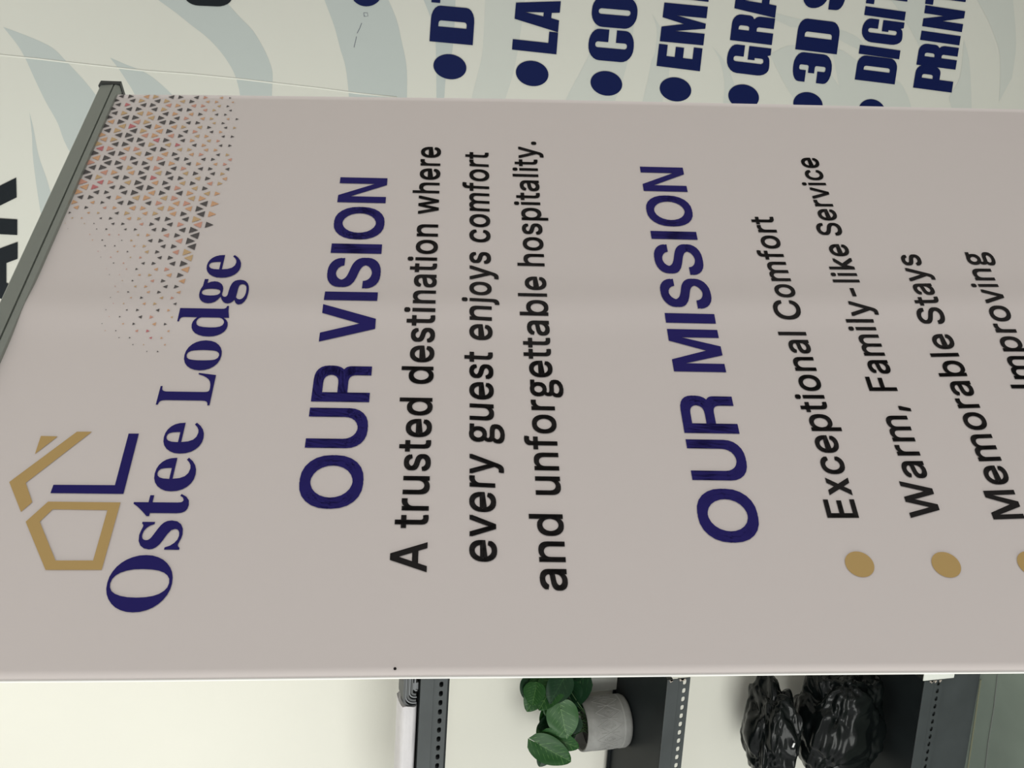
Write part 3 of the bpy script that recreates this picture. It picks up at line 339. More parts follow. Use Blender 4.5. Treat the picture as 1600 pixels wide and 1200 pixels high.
# ------------------------------------------------------------------ the storage rack
Z1, Z2, Z3 = CAM_H - 0.370, CAM_H - 0.8918, CAM_H - 1.5437
YB = 1.897                                       # back of the boards
PZ = CAM_H - 1.706                               # top of the base unit the rack stands on
rack = thing('storage_rack', 'dark grey steel storage rack with slotted shelf edges against the white wall', 'shelf', (-1.4, 1.78, PZ))
XL = -2.05
def shelf(z, xr, lip):
    yb = YF + 0.165 if lip else YB
    b = MB(); b.box((XL, YF + 0.003, z - 0.014), (xr, yb, z - 0.001), 0.001)
    b.box((XL, yb - 0.004, z - 0.03), (xr, yb, z + (0.0 if lip else 0.006)))
    if lip:
        for x in (-0.985, -1.97): b.box((x - 0.012, yb - 0.02, z - 0.03), (x + 0.012, YB, z - 0.014))
    if lip: b.box((XL, YF + 0.012, z - 0.060), (xr - 0.004, YF + 0.014, z - 0.014))
    bo = b.build('shelf_board', M_board, rack)
    # front edge: plain upper band, slotted lower band
    e = MB(); e.box((XL, YF - 0.002, z - 0.0262), (xr, YF + 0.001, z), 0.0008); e.box((XL, YF - 0.0006, z - 0.029), (xr, YF + 0.003, z - 0.0255))
    zt, zb = z - 0.027, z - 0.053; p = 0.0192; n = int((xr - XL) / p)
    zc = (zt + zb) / 2 - 0.001; hw, hh, rr = 0.0057, 0.0040, 0.0036
    if z < 1.55: hh = 0.0041
    for i in range(n):
        x1 = xr - i * p; x0 = x1 - p; c = (x0 + x1) / 2
        outer = [(x0, zb), (x1, zb), (x1, zt), (x0, zt)]
        hole = [(q[0], q[1]) for q in rpoly([(c - hw, zc - hh, rr, rr), (c - hw, zc + hh, rr, rr), (c + hw, zc + hh, rr, rr), (c + hw, zc - hh, rr, rr)], 3)]
        vs, fs = fill2d([outer, hole])
        m_ = len(vs); e.add([(v[0], YF, v[1]) for v in vs] + [(v[0], YF + 0.002, v[1]) for v in vs], fs + [tuple(a + m_ for a in f)[::-1] for f in fs] +
              [(4 + k, 4 + (k + 1) % len(hole), m_ + 4 + (k + 1) % len(hole), m_ + 4 + k) for k in range(len(hole))] + [(0, 1, m_ + 1, m_)])
    e.build('slotted_edge', M_rack, rack, recalc=False)
    return bo
X1R = on_y(690, 975, YF)[0]; X2R = on_y(1060, 1060.5, YF)[0]; X3R = on_y(1455, 1063, YF)[0]
shelf(Z1, X1R, True); shelf(Z2, X2R, False); shelf(Z3, X3R, False)
b = MB(); b.box((XL, YF + 0.006, PZ), (X3R + 0.012, YF + 0.010, Z3 - 0.03)); b.build('plinth_panel', M_rack, rack)
for x in (-0.965, -1.95):                        # uprights at the back carry the boards
    b = MB(); b.box((x - 0.02, YB - 0.006, PZ), (x + 0.02, YB + 0.012, Z1 + 0.06), 0.001)
    for z, xr in ((Z1, X1R), (Z2, X2R), (Z3, X3R)):
        b.box((min(x, xr - 0.05) - 0.02, YB - 0.004, z - 0.04), (x + 0.02, YB + 0.002, z - 0.015))
    b.build('upright', M_rack, rack)

# ------------------------------------------------------------------ things on the rack
# base unit under the rack
bu = thing('base_unit', 'low grey-green steel base unit standing on the floor under the rack', 'cabinet', (-1.45, 1.55, 0))
b = MB(); b.box((XL - 0.05, 1.16, 0.05), (-0.90, YB + 0.01, PZ - 0.012), 0.004); b.build('cabinet_body', M_base, bu)
b = MB(); b.box((XL - 0.06, 1.15, PZ - 0.012), (-0.89, YB + 0.012, PZ), 0.003); b.build('cabinet_top', M_base, bu)
b = MB(); b.tube([on_z(1553 + 6, 1050, PZ + 0.0004), on_z(1553, 1105, PZ + 0.0004), on_z(1548 - 4, 1160, PZ + 0.0004), on_z(1530, 1290, PZ + 0.0004)], 0.0012, 5); b.build('sheet_seam', M_aludark, bu)
b = MB(); b.tube([on_z(1532.5, 1062, PZ + 0.0008), on_z(1512.0, 1204, PZ + 0.0008)], 0.0018, 6); b.build('yellowish_edge', M_yellow_edge, bu)  # thin yellowish strip along the foot of the plinth
b = MB(); b.box((XL + 0.05, 1.22, 0.0), (-0.95, YB - 0.03, 0.05)); b.build('kick_plate', M_rack, bu)

# white paper roll on the top shelf
pR = on_y(634, 1104, YF + 0.012)[0]
pp = thing('paper_roll', 'flattened white paper roll at the front of the highest rack shelf', 'paper', (pR - 0.16, YF + 0.035, Z1))
zt = on_y(623, 1150, YF + 0.02)[2]
b = MB(); hz = (zt - Z1) / 2; n = 28; m_ = 24; vs = []
for i in range(m_ + 1):
    x = pR - 0.34 + 0.34 * i / m_
    for k in range(n):
        a = 2 * math.pi * k / n; e = 0.55; c_, s0 = math.cos(a), math.sin(a)
        wv = 1 + 0.05 * noise.noise(Vector((x * 22, c_ * 1.5, s0 * 1.5)))
        vs.append(V(x + 0.004 * noise.noise(Vector((c_ * 3, s0 * 3, i * .01))), YF + 0.040 + 0.032 * math.copysign(abs(c_) ** e, c_) * min(wv, 1.0), Z1 + hz + hz * math.copysign(abs(s0) ** e, s0) * min(wv, 1.0)))
fs = [(i * n + k, i * n + (k + 1) % n, (i + 1) * n + (k + 1) % n, (i + 1) * n + k) for i in range(m_) for k in range(n)]
b.add(vs, fs + [tuple(range(n)), tuple(m_ * n + k for k in range(n))]); b.build('rolled_sheet', M_paper, pp)
b = MB(); pts = [V(pR + 0.0008, YF + 0.040 + (0.004 + 0.0225 * t) * math.cos(t * 19), Z1 + hz + (0.003 + (hz - 0.006) * t) * math.sin(t * 19)) for t in [k / 80 for k in range(81)]]
b.tube(pts, 0.0006, 5); b.build('roll_end', M_felt2, pp)
# grey folded film: nested folded bands
fX = pR + 0.002
fl = thing('folded_film', 'dark grey film folded in nested loops beside the white paper roll', 'film', (fX + 0.1, YF + 0.04, Z1))
def fold(x0, top, thick, rad, dark, drop):
    pts = [(fX + 0.10, top), (x0 + rad, top)] + [(x0 + rad - rad * math.sin(a), top - rad * 1.15 + rad * 1.15 * math.cos(a)) for a in [math.pi / 2 * k / 7 for k in range(1, 8)]] + [(x0 + drop * 0.3, Z1 + thick + 0.0005)]
    # inner side
    inn = []
    for i, p in enumerate(pts):
        a = np.array(pts[max(i - 1, 0)]); c = np.array(pts[min(i + 1, len(pts) - 1)]); d = c - a; d = d / np.linalg.norm(d); nrm = np.array([-d[1], d[0]])
        if nrm[1] > 0.01 or nrm[0] < 0: nrm = -nrm
        inn.append(tuple(np.array(p) + nrm * thick))
    loop = pts + inn[::-1]; n = len(loop)
    m = MB(); vs2, fs2 = fill2d([loop])
    y0 = YF + 0.012 + random.uniform(0, 0.004)
    m.add([(q[0], y0, q[1]) for q in vs2] + [(q[0], YF + 0.062, q[1]) for q in vs2], fs2 + [tuple(a + n for a in f) for f in fs2] + [(k, (k + 1) % n, n + (k + 1) % n, n + k) for k in range(n)])
    return m.build('film_fold', M_felt2 if not dark else M_felt, fl)
random.seed(3)
th = zt - Z1 - 0.004
for i, (dx, tp, tk, rd, dk) in enumerate(((-0.006, 1.0, .0045, .022, True), (0.001, .86, .0025, .02, False), (0.006, .76, .004, .017, True), (0.013, .62, .0025, .013, False), (0.018, .5, .004, .009, True), (0.028, .30, .0025, .004, False))):
    fold(fX + dx, Z1 + max(th * tp, tk + 0.004), tk, rd * 0.8, dk, 0.0)
b = MB(); b.box((fX + 0.03, YF + 0.014, Z1 + 0.0006), (fX + 0.045, YF + 0.055, Z1 + 0.011), 0.001); b.build('film_core', M_felt2, fl)

# potted plant on the middle shelf
pc = on_z(993, 1127, Z2); PY = pc[1] + 0.060
PX = on_y(960, 1126.5, PY)[0]; Pr = 0.0585
def rim_z():
    return on_y(911, 1127, PY - 0.02)[2]
pz = rim_z(); PH = pz - Z2
plant = thing('potted_plant', 'broad-leaved green plant in a round grey concrete pot on the rack', 'plant', (PX, PY, Z2))
b = MB(); Pb = Pr * 1.01
b.lathe((PX, PY, Z2), [(0.001, 0.0), (Pb * 0.86, 0.0), (Pb * 0.95, 0.002), (Pb, 0.008), (Pb, PH * .17), (Pb * 1.005, PH * .18), (Pr * .995, PH * .19), (Pr, PH * .21), (Pr, PH - 0.003), (Pr * .99, PH), (Pr * .93, PH), (Pr * .91, PH - .004), (Pr * .90, PH - .03), (0.001, PH - .03)], 64)
pot = b.build('pot', M_pot, plant, smooth=True)
b = MB(); b.lathe((PX, PY, Z2), [(0.001, PH - .022), (Pr * .5, PH - .020), (Pr * .905, PH - .024)], 32); b.build('soil', M_soil, plant, smooth=True)
def on_pot(ang, z, r=0.0003): return V(PX + (Pr + r) * math.sin(ang), PY - (Pr + r) * math.cos(ang), Z2 + z)
b = MB()                                         # engraved diamonds
for k in range(-4, 5):
    a0 = k * 0.52 - 0.12
    for (u0, z0, u1, z1) in ((0, .25, .26, .52), (.26, .52, 0, .80), (0, .25, -.26, .52), (-.26, .52, 0, .80)):
        b.tube([on_pot(a0 + u0 + (u1 - u0) * t, PH * (z0 + (z1 - z0) * t)) for t in (0, .25, .5, .75, 1)], 0.00042, 4)
    for s_ in (.07, .12):
        b.tube([on_pot(a0 + s_ * math.cos(t), PH * (.52 + s_ * 1.0 * math.sin(t))) for t in [math.pi / 2 * j for j in range(5)]], 0.00038, 4)
    b.tube([on_pot(a0 + .26, PH * (.33 + .38 * t)) for t in (0, .5, 1)], 0.0005, 4)
b.build('engraved_pattern', M_potline, pot)
def zp(X, Y): return (800 + X / 8, 1050 + Y / 8)
def leaf(base, tip, wid, dy0, dy1, m, tilt=0.0, fold_=0.28, droop=0.12, heart=0.30):
    P0 = on_y(*zp(*base), PY + dy0); P1 = on_y(*zp(*tip), PY + dy1); ax = P1 - P0; L = np.linalg.norm(ax)
    mid = (P0 + P1) / 2; view = CAM - mid; view /= np.linalg.norm(view)
    a = ax / L; side = np.cross(a, view); side /= np.linalg.norm(side); nrm = np.cross(side, a); nrm *= np.sign(nrm @ view)
    side2 = side * math.cos(tilt) + nrm * math.sin(tilt); nrm = nrm * math.cos(tilt) - side * math.sin(tilt); side = side2
    hw = 1.12 * wid / 8 / FOC * np.linalg.norm(mid - CAM) / 2
    NT, NS = 18, 12; vs, uv, fs = [], [], []
    for i in range(NT + 1):
        t = i / NT
        w = (max(0.0, math.sin(math.pi * min(1, t) ** 0.72)) ** 0.62 if t < 1 else 0) * (1 - 0.12 * t)
        w = max(w, 0.02)
        for j in range(NS + 1):
            s = -1 + 2 * j / NS
            back = -heart * L * (abs(s) ** 0.8) * (1 - t) ** 2
            p = P0 + a * (L * t + back) + side * (hw * w * s) + nrm * (fold_ * hw * w * (abs(s) ** 1.4) * (1.0) - droop * L * (t - 0.35) ** 2 - 0.10 * hw * w * s * s * s * s + 0.04 * hw * math.sin(9 * t + 4 * s) * abs(s))
            vs.append(p); uv.append((0.5 + 0.5 * s * w, t + back / L))
    for i in range(NT):
        for j in range(NS):
            k = i * (NS + 1) + j; fs.append((k, k + 1, k + NS + 2, k + NS + 1))
    o = mesh('leaf', vs, fs, m, plant, smooth=True); ul = o.data.uv_layers.new(name='UVMap')
    for lp in o.data.loops: ul.data[lp.index].uv = uv[lp.vertex_index]
    return P0
bases = []
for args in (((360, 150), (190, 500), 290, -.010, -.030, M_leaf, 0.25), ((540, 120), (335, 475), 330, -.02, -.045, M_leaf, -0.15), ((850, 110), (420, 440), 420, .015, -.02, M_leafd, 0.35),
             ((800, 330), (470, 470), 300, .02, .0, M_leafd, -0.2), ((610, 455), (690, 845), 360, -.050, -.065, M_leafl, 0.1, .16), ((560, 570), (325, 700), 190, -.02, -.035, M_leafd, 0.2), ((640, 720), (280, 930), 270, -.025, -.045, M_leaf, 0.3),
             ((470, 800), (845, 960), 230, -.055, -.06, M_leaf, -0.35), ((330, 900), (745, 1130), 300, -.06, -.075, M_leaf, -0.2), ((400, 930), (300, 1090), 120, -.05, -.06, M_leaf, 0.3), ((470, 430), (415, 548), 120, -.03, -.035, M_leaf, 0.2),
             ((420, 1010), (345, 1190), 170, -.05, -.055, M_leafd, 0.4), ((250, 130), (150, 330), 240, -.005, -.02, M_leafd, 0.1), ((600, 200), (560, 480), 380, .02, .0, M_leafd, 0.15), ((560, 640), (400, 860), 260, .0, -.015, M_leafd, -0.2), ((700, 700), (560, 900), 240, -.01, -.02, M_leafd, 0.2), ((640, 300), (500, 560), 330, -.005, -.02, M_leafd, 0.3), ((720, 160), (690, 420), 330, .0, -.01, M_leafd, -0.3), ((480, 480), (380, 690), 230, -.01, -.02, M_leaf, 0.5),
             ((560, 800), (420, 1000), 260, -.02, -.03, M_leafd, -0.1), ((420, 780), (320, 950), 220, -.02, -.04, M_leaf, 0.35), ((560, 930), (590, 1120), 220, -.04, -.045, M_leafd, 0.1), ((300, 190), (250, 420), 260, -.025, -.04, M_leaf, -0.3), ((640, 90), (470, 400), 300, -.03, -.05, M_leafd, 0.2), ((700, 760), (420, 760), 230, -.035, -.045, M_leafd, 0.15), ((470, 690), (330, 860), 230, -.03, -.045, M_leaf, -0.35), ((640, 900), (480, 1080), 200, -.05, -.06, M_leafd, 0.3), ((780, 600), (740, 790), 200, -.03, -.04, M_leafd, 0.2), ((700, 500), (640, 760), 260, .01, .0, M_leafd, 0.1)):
    bases.append(leaf(*args))
b = MB()
random.seed(5)
for k, P0 in enumerate(bases):
    r0 = V(PX + random.uniform(-.018, .018), PY + random.uniform(-.02, .01), Z2 + PH - .022); m1 = r0 * .55 + P0 * .45; m1[2] += 0.004; m1[0] += random.uniform(-.004, .004)
    b.tube([tuple(q) for q in spline([r0, m1, P0], 5)], 0.0011, 6)
b.tube([on_y(*zp(300, 930), PY - .05), on_y(*zp(262, 905), PY - .05), on_y(*zp(238, 893), PY - .05)], [.0012, .0016, .0014], 6)
b.tube([on_y(*zp(300, 930), PY - .05), on_y(*zp(430, 900), PY - .03), V(PX - .01, PY, Z2 + PH - .02)], 0.0012, 6)
b.build('stems', M_stem, plant, smooth=True)
# small grey box behind the pot
q0 = on_z(962.5, 1080, Z2); gb = MB(); gh = on_y(909, 1070, q0[1])[2] - Z2
gx = on_y(935, 1079.5, q0[1])[0]
gb.box((gx, q0[1], Z2), (gx + 0.075, min(q0[1] + 0.03, YB - 0.005), Z2 + gh), 0.001)
o = gb.build('grey_box', M_greybox); o['label'] = 'small pale grey box on the rack shelf just right of the concrete pot'; o['category'] = 'box'

# black bin bags on the lowest shelf
def tri(x): return abs((x % 1.0) * 2 - 1)
def bag(name, label, c, r, seed, knot, flat):
    root = thing(name, label, 'bag', (c[0], c[1], c[2] - r[2] * min(flat, 1)), None)
    bm = bmesh.new(); bmesh.ops.create_icosphere(bm, subdivisions=6, radius=1); rn = random.Random(seed)
    folds = []
    for k in range(17):
        u = Vector((rn.gauss(0, 1), rn.gauss(0, 1), rn.gauss(0, 1))).normalized(); fq = rn.uniform(0.45, 2.6); folds.append((u, fq, rn.random(), 0.070 / (0.7 + fq)))
    for k in range(16):
        u = Vector((rn.gauss(0, 1), rn.gauss(0, 1), rn.gauss(0, 1))).normalized(); folds.append((u, rn.uniform(3, 7), rn.random(), rn.uniform(.004, .009)))
    kd = Vector(tuple((np.array(knot) - np.array(c)) / np.array(r))).normalized(); t1 = kd.orthogonal().normalized(); t2 = kd.cross(t1)
    vs = []
    for v in bm.verts:
        d = v.co.normalized(); e = 0.78
        p = Vector([math.copysign(abs(t) ** e, t) for t in d]); p = p / max(p.length, 1e-6) * (1 + 0.10 * (1 - max(abs(d.x), abs(d.y), abs(d.z))))
        wq = noise.noise_vector(d * 1.7 + Vector((seed, 0, 0))) * 0.22; q = d + wq
        f = 1 + noise.noise(d * 1.5 + Vector((seed, 3, 1))) * 0.14 - 0.12
        for u, fq, ph, am in folds: f += am * (tri(q.dot(u) * fq + ph) - 0.5) * 1.5
        cs = d.dot(kd); ang = math.atan2(d.dot(t2), d.dot(t1))      # gathers running to the knot
        f += 0.07 * math.exp(-((1 - cs) / 0.35) ** 2) * tri(ang * 9 / (2 * math.pi) + noise.noise(d * 3) * .6) + 0.10 * math.exp(-((1 - cs) / 0.12) ** 2)
        vs.append((c[0] + p.x * r[0] * f, c[1] + p.y * r[1] * f, max(c[2] + p.z * r[2] * f, c[2] - r[2] * flat)))
    fs = [[v.index for v in f.verts] for f in bm.faces]; bm.free()
    mesh('bag_body', vs, fs, M_bag, root, smooth=True)
    b = MB(); k = np.array(knot)
    b.tube([k + V(0, 0, -.010), k, k + V(.004, -.003, .006), k + V(.012, -.004, .012)], [.009, .004, .006, .009], 10); b.build('bag_neck', M_bag, root, smooth=True)
    return root
zlow = Z3
cB = on_y(1318, 1140, YF + 0.12); hB = (on_y(1258, 1130, YF + 0.09)[2] - zlow) / 2
rtB = bag('bin_bag', 'big crumpled black bin bag resting on the lowest rack shelf', (on_y(1318, 1128, YF + 0.12)[0] + .0, YF + 0.125, zlow + hB), (0.165, 0.096, hB), 1.3, (on_y(1300, 1085, YF + .02)[0], YF + .055, zlow + hB * 1.3), 0.999)
cA = on_y(1222, 1140, YF + 0.13); zA = zlow + 2 * hB
hA = (on_y(1180, 1150, YF + 0.13)[2] - zA) / 2
rtA = bag('bin_bag', 'smaller shiny black bin bag slumped on top of the big one', (on_y(1215, 1135, YF + 0.14)[0] + .01, YF + 0.14, zA + 0.012 + hA), (0.135, 0.084, hA * 1.12), 7.7, (on_y(1236, 1160, YF + .06)[0], YF + .075, zA + 0.01 + hA * .55), 0.86)
k0 = on_y(1240, 1168, YF + .045); b = MB(); b.obox(k0, V(.010, 0, -.003), V(0, .0006, 0), V(.001, 0, .0045)); b.build('white_tag', M_tag, rtA)
# white plate and old tape on the right ends of the shelf edges
b = MB(); b.box((X3R + 0.0015, YF - 0.0015, 0.3560 + CAM_H - 1.98), (X3R + 0.06, YF + 0.0005, Z3 + 0.004)); b.build('white_plate', M_foam, rack)
random.seed(9)
for xr, z in ((X1R, Z1), (X2R, Z2), (X3R, Z3)):
    b = MB()
    for k in range(5):
        w = random.uniform(.003, .007); h = random.uniform(.004, .010); z0 = z - random.uniform(.002, .046)
        b.add([(xr - w, YF - .0028, z0), (xr - .0002, YF - .0028, z0 + .002), (xr - .0002, YF - .0028, z0 - h), (xr - w * .6, YF - .0028, z0 - h * .8), (xr - w, YF - .002, z0), (xr - .0002, YF - .002, z0 + .002), (xr - .0002, YF - .002, z0 - h), (xr - w * .6, YF - .002, z0 - h * .8)],
              [(0, 1, 2, 3), (7, 6, 5, 4), (0, 4, 5, 1), (1, 5, 6, 2), (2, 6, 7, 3), (3, 7, 4, 0)])
    b.build('peeling_tape', M_tape, rack)
# ------------------------------------------------------------------ roll-up banner
DH = V(0.62850508, 0.76081977, -0.1616621); DV = V(0.05031669, -0.24717898, -0.96766254); DN = V(-0.77617627, 0.60004652, -0.19363518)   # right, down, away from the viewer
B_K = 0.7386796
B_P = CAM + DN * B_K
def ripple(p):                                   # soft vertical crease and slow waves of the hanging sheet
    a = (p - B_P) @ DH; v = (p - B_P) @ DV
    return -0.003 * math.exp(-((a - A_CREASE - 0.02 * v) / 0.028) ** 2) + 0.0012 * math.sin(a * 9 + 0.6) * (0.6 + 0.4 * math.sin(v * 3))
def flat_b(x, y): return on_plane(x, y, B_P, DN)
A_CREASE = (flat_b(700, 476) - B_P) @ DH
def bn(x, y, d=0.0008):
    p = flat_b(x, y); return p + DN * (ripple(p) - d)
def ab(p): return (p - B_P) @ DH, (p - B_P) @ DV
ban = None
# sheet edges (picture x of the top edge along the rail, and both sides)
top0 = flat_b(184, 149); top1 = flat_b(0, 569)
left_px = [(0, 1064.3), (250, 1062.5), (640, 1058), (880, 1056.5), (1300, 1052), (1600, 1050)]
right_px = [(186, 148), (300, 148.6), (400, 149.8), (800, 155.2), (1000, 159.6), (1300, 166), (1600, 172)]
LA = sorted([ab(flat_b(*p))[::-1] for p in left_px]); RA = sorted([ab(flat_b(*p))[::-1] for p in right_px])
def interp(tab, v):
    xs = [t[0] for t in tab]; ys = [t[1] for t in tab]
    if v < xs[0]: return ys[0] + (ys[1] - ys[0]) / (xs[1] - xs[0]) * (v - xs[0]) if len(tab) > 1 else ys[0]
    if v > xs[-1]: return ys[-1] + (ys[-1] - ys[-3]) / (xs[-1] - xs[-3]) * (v - xs[-1])
    return float(np.interp(v, xs, ys))
ta0, tv0 = ab(top0); ta1, tv1 = ab(top1)
def vtop(a): return tv0 + (tv1 - tv0) * (a - ta0) / (ta1 - ta0)
# bottom: the sheet runs down into the cassette; right lower corner near the floor
vb = ((CAM_H - 0.075) - (CAM_H - B_P[2]) + (ta0 * DH[2])) / -DV[2]
vb = (0.085 - B_P[2] - RA[-1][1] * DH[2]) / DV[2]
base = B_P + DH * (RA[-1][1] + LA[-1][1]) / 2 + DV * (vb + 0.05)
ban = thing('roll_up_banner', 'tall pale grey roll-up banner with navy headings and gold house logo in front', 'banner', (base[0], base[1], 0.0))
NA, NV = 90, 60; vs = []
for j in range(NV + 1):
    for i in range(NA + 1):
        s = i / NA; t = j / NV
        a = ta0 + (s - 1) * 0.8; v0 = vtop(a) - 0.004; v = v0 + (vb - v0) * t
        a = interp(LA, v) * (1 - s) + interp(RA, v) * s
        v0 = vtop(a) - 0.004; v = v0 + (vb - v0) * t
        a = interp(LA, v) * (1 - s) + interp(RA, v) * s
        p = B_P + DH * a + DV * v; vs.append(p + DN * ripple(p))
n1 = len(vs); vs += [p + DN * 0.0009 for p in vs]; fs = []; mi = []
W1 = NA + 1
for j in range(NV):
    for i in range(NA):
        k = j * W1 + i; fs.append((k, k + 1, k + W1 + 1, k + W1)); mi.append(0); fs.append((n1 + k, n1 + k + W1, n1 + k + W1 + 1, n1 + k + 1)); mi.append(1)
    for k in (j * W1, j * W1 + NA): fs.append((k, k + W1, n1 + k + W1, n1 + k)); mi.append(1)
bsheet = mesh('banner_sheet', vs, fs, [M_sheet, M_edge], ban, idx=mi)
for p in bsheet.data.polygons: p.use_smooth = p.material_index == 0
# back-lit brightness of the near edge, drawn as a thin white strip
b = MB(); edge_pts = []
for k in range(41):
    v = vtop(LA[0][1]) + (vb - vtop(LA[0][1])) * k / 40; a = interp(LA, v); p = B_P + DH * a + DV * v; edge_pts.append(p + DN * (ripple(p) + 0.0008))
b.tube(edge_pts, 0.0011, 6); b.build('backlit_edge', M_edge, bsheet, smooth=True)

def print_shape(name, loops_px, m, d=0.0007, idx=None):
    VS, FS = [], []
    for loops in loops_px:
        v2, f2 = fill2d(loops); k = len(VS); VS += [bn(q[0], q[1], d) for q in v2]; FS += [tuple(a + k for a in f) for f in f2]
    return mesh(name, VS, FS, m, bsheet)
# ---- lettering
def loops_of(flatlist): return [[(f[i] / 1000, f[i + 1] / 1000) for i in range(0, len(f), 2)] for f in flatlist]
def fat(loops, ox, oy):                          # a bolder stroke: the outline struck five times
    VS, FS = [], []
    for sx, sy in ((0, 0), (-1, -1), (1, -1), (1, 1), (-1, 1)) if (ox or oy) else ((0, 0),):
        v, f = fill2d(loops); k = len(VS); VS += [(q[0] + sx * ox, q[1] + sy * oy) for q in v]; FS += [tuple(a + k for a in t) for t in f]
    return VS, FS
def straight(ch, s, hb):                         # letters of straight strokes, stem s, bar hb, thousandths
    def vee(x0, x1, h, k):
        m = (x0 + x1) / 2; y0 = h - (m - x0 - k) * h / (m - 0.55 * k - x0)
        return [(x0, h), (x0 + k, h), (m, y0), (x1 - k, h), (x1, h), (m + 0.55 * k, 0), (m - 0.55 * k, 0)]
    H = 509; k = s * 1.1
    if ch == 'V': return 479, [vee(16, 463, H, k)]
    if ch == 'A':
        v = [(x, H - y) for x, y in vee(16, 463, H, k)]; y = 122; dx = (239 - 16 - 0.55 * k) * y / H
        return 479, [v, [(239, y + hb), (239, y), (16 + k * .6 + dx, y), (16 + k * .6 + dx + 8, y + hb)][:0] or [(239, y + hb), (463 - k * .6 - dx - (223 / H) * hb, y + hb), (463 - k * .6 - dx, y), (16 + k * .6 + dx, y), (16 + k * .6 + dx + (223 / H) * hb, y + hb)]]
    if ch == 'W': return 686, [vee(12, 343 + k / 2, H, k), vee(343 - k / 2, 674, H, k)]
    if ch == 'N': return 523, [[(60, 0), (60, H), (60 + s * 1.15, H), (463 - s, H * .26), (463 - s, H), (463, H), (463, 0), (463 - s * 1.15, 0), (60 + s, H * .74), (60 + s, 0)]]
    if ch == 'M': return 628, [[(60, 0), (60, H), (60 + s * 1.45, H), (314, H * .30), (568 - s * 1.45, H), (568, H), (568, 0), (568 - s, 0), (568 - s, H * .74), (314 + s * .55, 0), (314 - s * .55, 0), (60 + s, H * .74), (60 + s, 0)]]
    if ch == 'x':
        k = s * 1.22; g = 379 * (1 - (187 - 21 - k) / (332 - k))
        return 374, [[(21, 379), (21 + k, 379), (187, g), (353 - k, 379), (353, 379), (187 + k / 2, 189.5), (353, 0), (353 - k, 0), (187, 379 - g), (21 + k, 0), (21, 0), (187 - k / 2, 189.5)]]
s_ = 64
SANS['I'] = (190, [[60, 0, 60, 509, 60 + s_, 509, 60 + s_, 0]]); SANS['l'] = (176, [[56, 0, 56, 528, 56 + s_, 528, 56 + s_, 0]])
def R_helv():
    o = [(53, 0), (53, 509), (262, 509)] + bez((262, 509), (360, 509), (412, 458), (412, 376)) [1:] + bez((412, 376), (412, 306), (385, 262), (338, 246)) + bez((338, 246), (388, 232), (408, 205), (408, 160)) + [(408, 160), (408, 0), (342, 0), (342, 140)] + bez((342, 140), (342, 190), (318, 212), (268, 212))[1:] + [(268, 212), (119, 212), (119, 0)]
    h = [(119, 274), (119, 448), (256, 448)] + bez((256, 448), (318, 448), (344, 420), (344, 364))[1:] + bez((344, 364), (344, 302), (316, 274), (256, 274)) + [(256, 274)]
    return (445, [[v for p in o for v in p], [v for p in h[::-1] for v in p]])
SANS['R'] = R_helv()
def text_line(name, words, base_pts, hb, ht, font, cap, m, ox, oy, split=False):
    A = np.array([[1, q[1]] for q in base_pts]); xx = np.array([q[0] for q in base_pts]); k = np.linalg.lstsq(A, xx, rcond=None)[0]
    fx = lambda y: k[0] + k[1] * y
    hu = np.linalg.norm(flat_b(*hb) - flat_b(*ht)) / (cap / 1000); VS, FS = [], []
    up = flat_b(*ht) - flat_b(*hb); up = up / np.linalg.norm(up) * hu     # upright strokes as they lean on the sheet
    sq = cap / 1000 / (cap / 1000 + 2 * oy)
    for w, ys in words:                          # each word with pixel rows of its left and right ends, or of every letter's
        pen = 0; gl = []
        for ch in w:
            g = straight(ch, 64 + 2000 * ox, 57 + 2000 * oy) if font is SANS and ch in 'VAWNMx' else None
            if g: L = ([[(p[0] / 1000, p[1] / 1000 * (1 / sq) - oy) for p in l] for l in g[1]], 0, 0); adv = g[0]
            else: adv, fl_ = font[ch]; L = (loops_of(fl_), ox, oy)
            gl.append((pen, fat(*L))); pen += adv / 1000 + ox * 2
        spans = [(gl, ys)] if len(ys) == 2 and not isinstance(ys[0], tuple) else [([g], y) for g, y in zip(gl, ys)]
        for gs, (y0, y1) in spans:
            xs = [p[0] + dx for dx, L in gs for p in L[0]]; lo, hi = min(xs), max(xs)
            P0 = flat_b(fx(y0), y0); P1 = flat_b(fx(y1), y1); rt = (P1 - P0) / (hi - lo)
            for dx, L in gs:
                v2, f2 = L; kk = len(VS); FS += [tuple(a + kk for a in f) for f in f2]
                for q in v2:
                    p = P0 + rt * (q[0] + dx - lo) + up * ((q[1] + oy) * sq); VS.append(p + DN * (ripple(p) - 0.0007))
        if split: mesh(name, VS, FS, m, bsheet); VS, FS = [], []
    if VS: mesh(name, VS, FS, m, bsheet)
HX, HY, BX, BY = 0.017, 0.016, 0.009, 0.014
text_line('vision_heading', [('OUR', [(796.7, 712.7), (701.7, 639), (629.3, 572.7)]), ('VISION', [(535.7, 480), (473.3, 459), (452.7, 403.3), (396.7, 382), (375, 324.3), (317.7, 279)])], [(577.3, 629.3), (581, 573), (602.3, 317.7), (605.5, 281)], (577.3, 629.3), (486.3, 628), SANS, 509, M_navy, HX, HY, True)
text_line('mission_heading', [('OUR', [(850, 765.7), (752.7, 689), (679, 620)]), ('MISSION', [(582.3, 516), (506.7, 492.7), (485.3, 436), (430, 381.7), (374.3, 362), (354.3, 306.3), (300, 262.5)])], [(1155, 678.7), (1134.7, 582.3), (1074.7, 300), (1066.7, 264)], (1155, 678.7), (1069, 677.3), SANS, 509, M_navy, HX, HY, True)
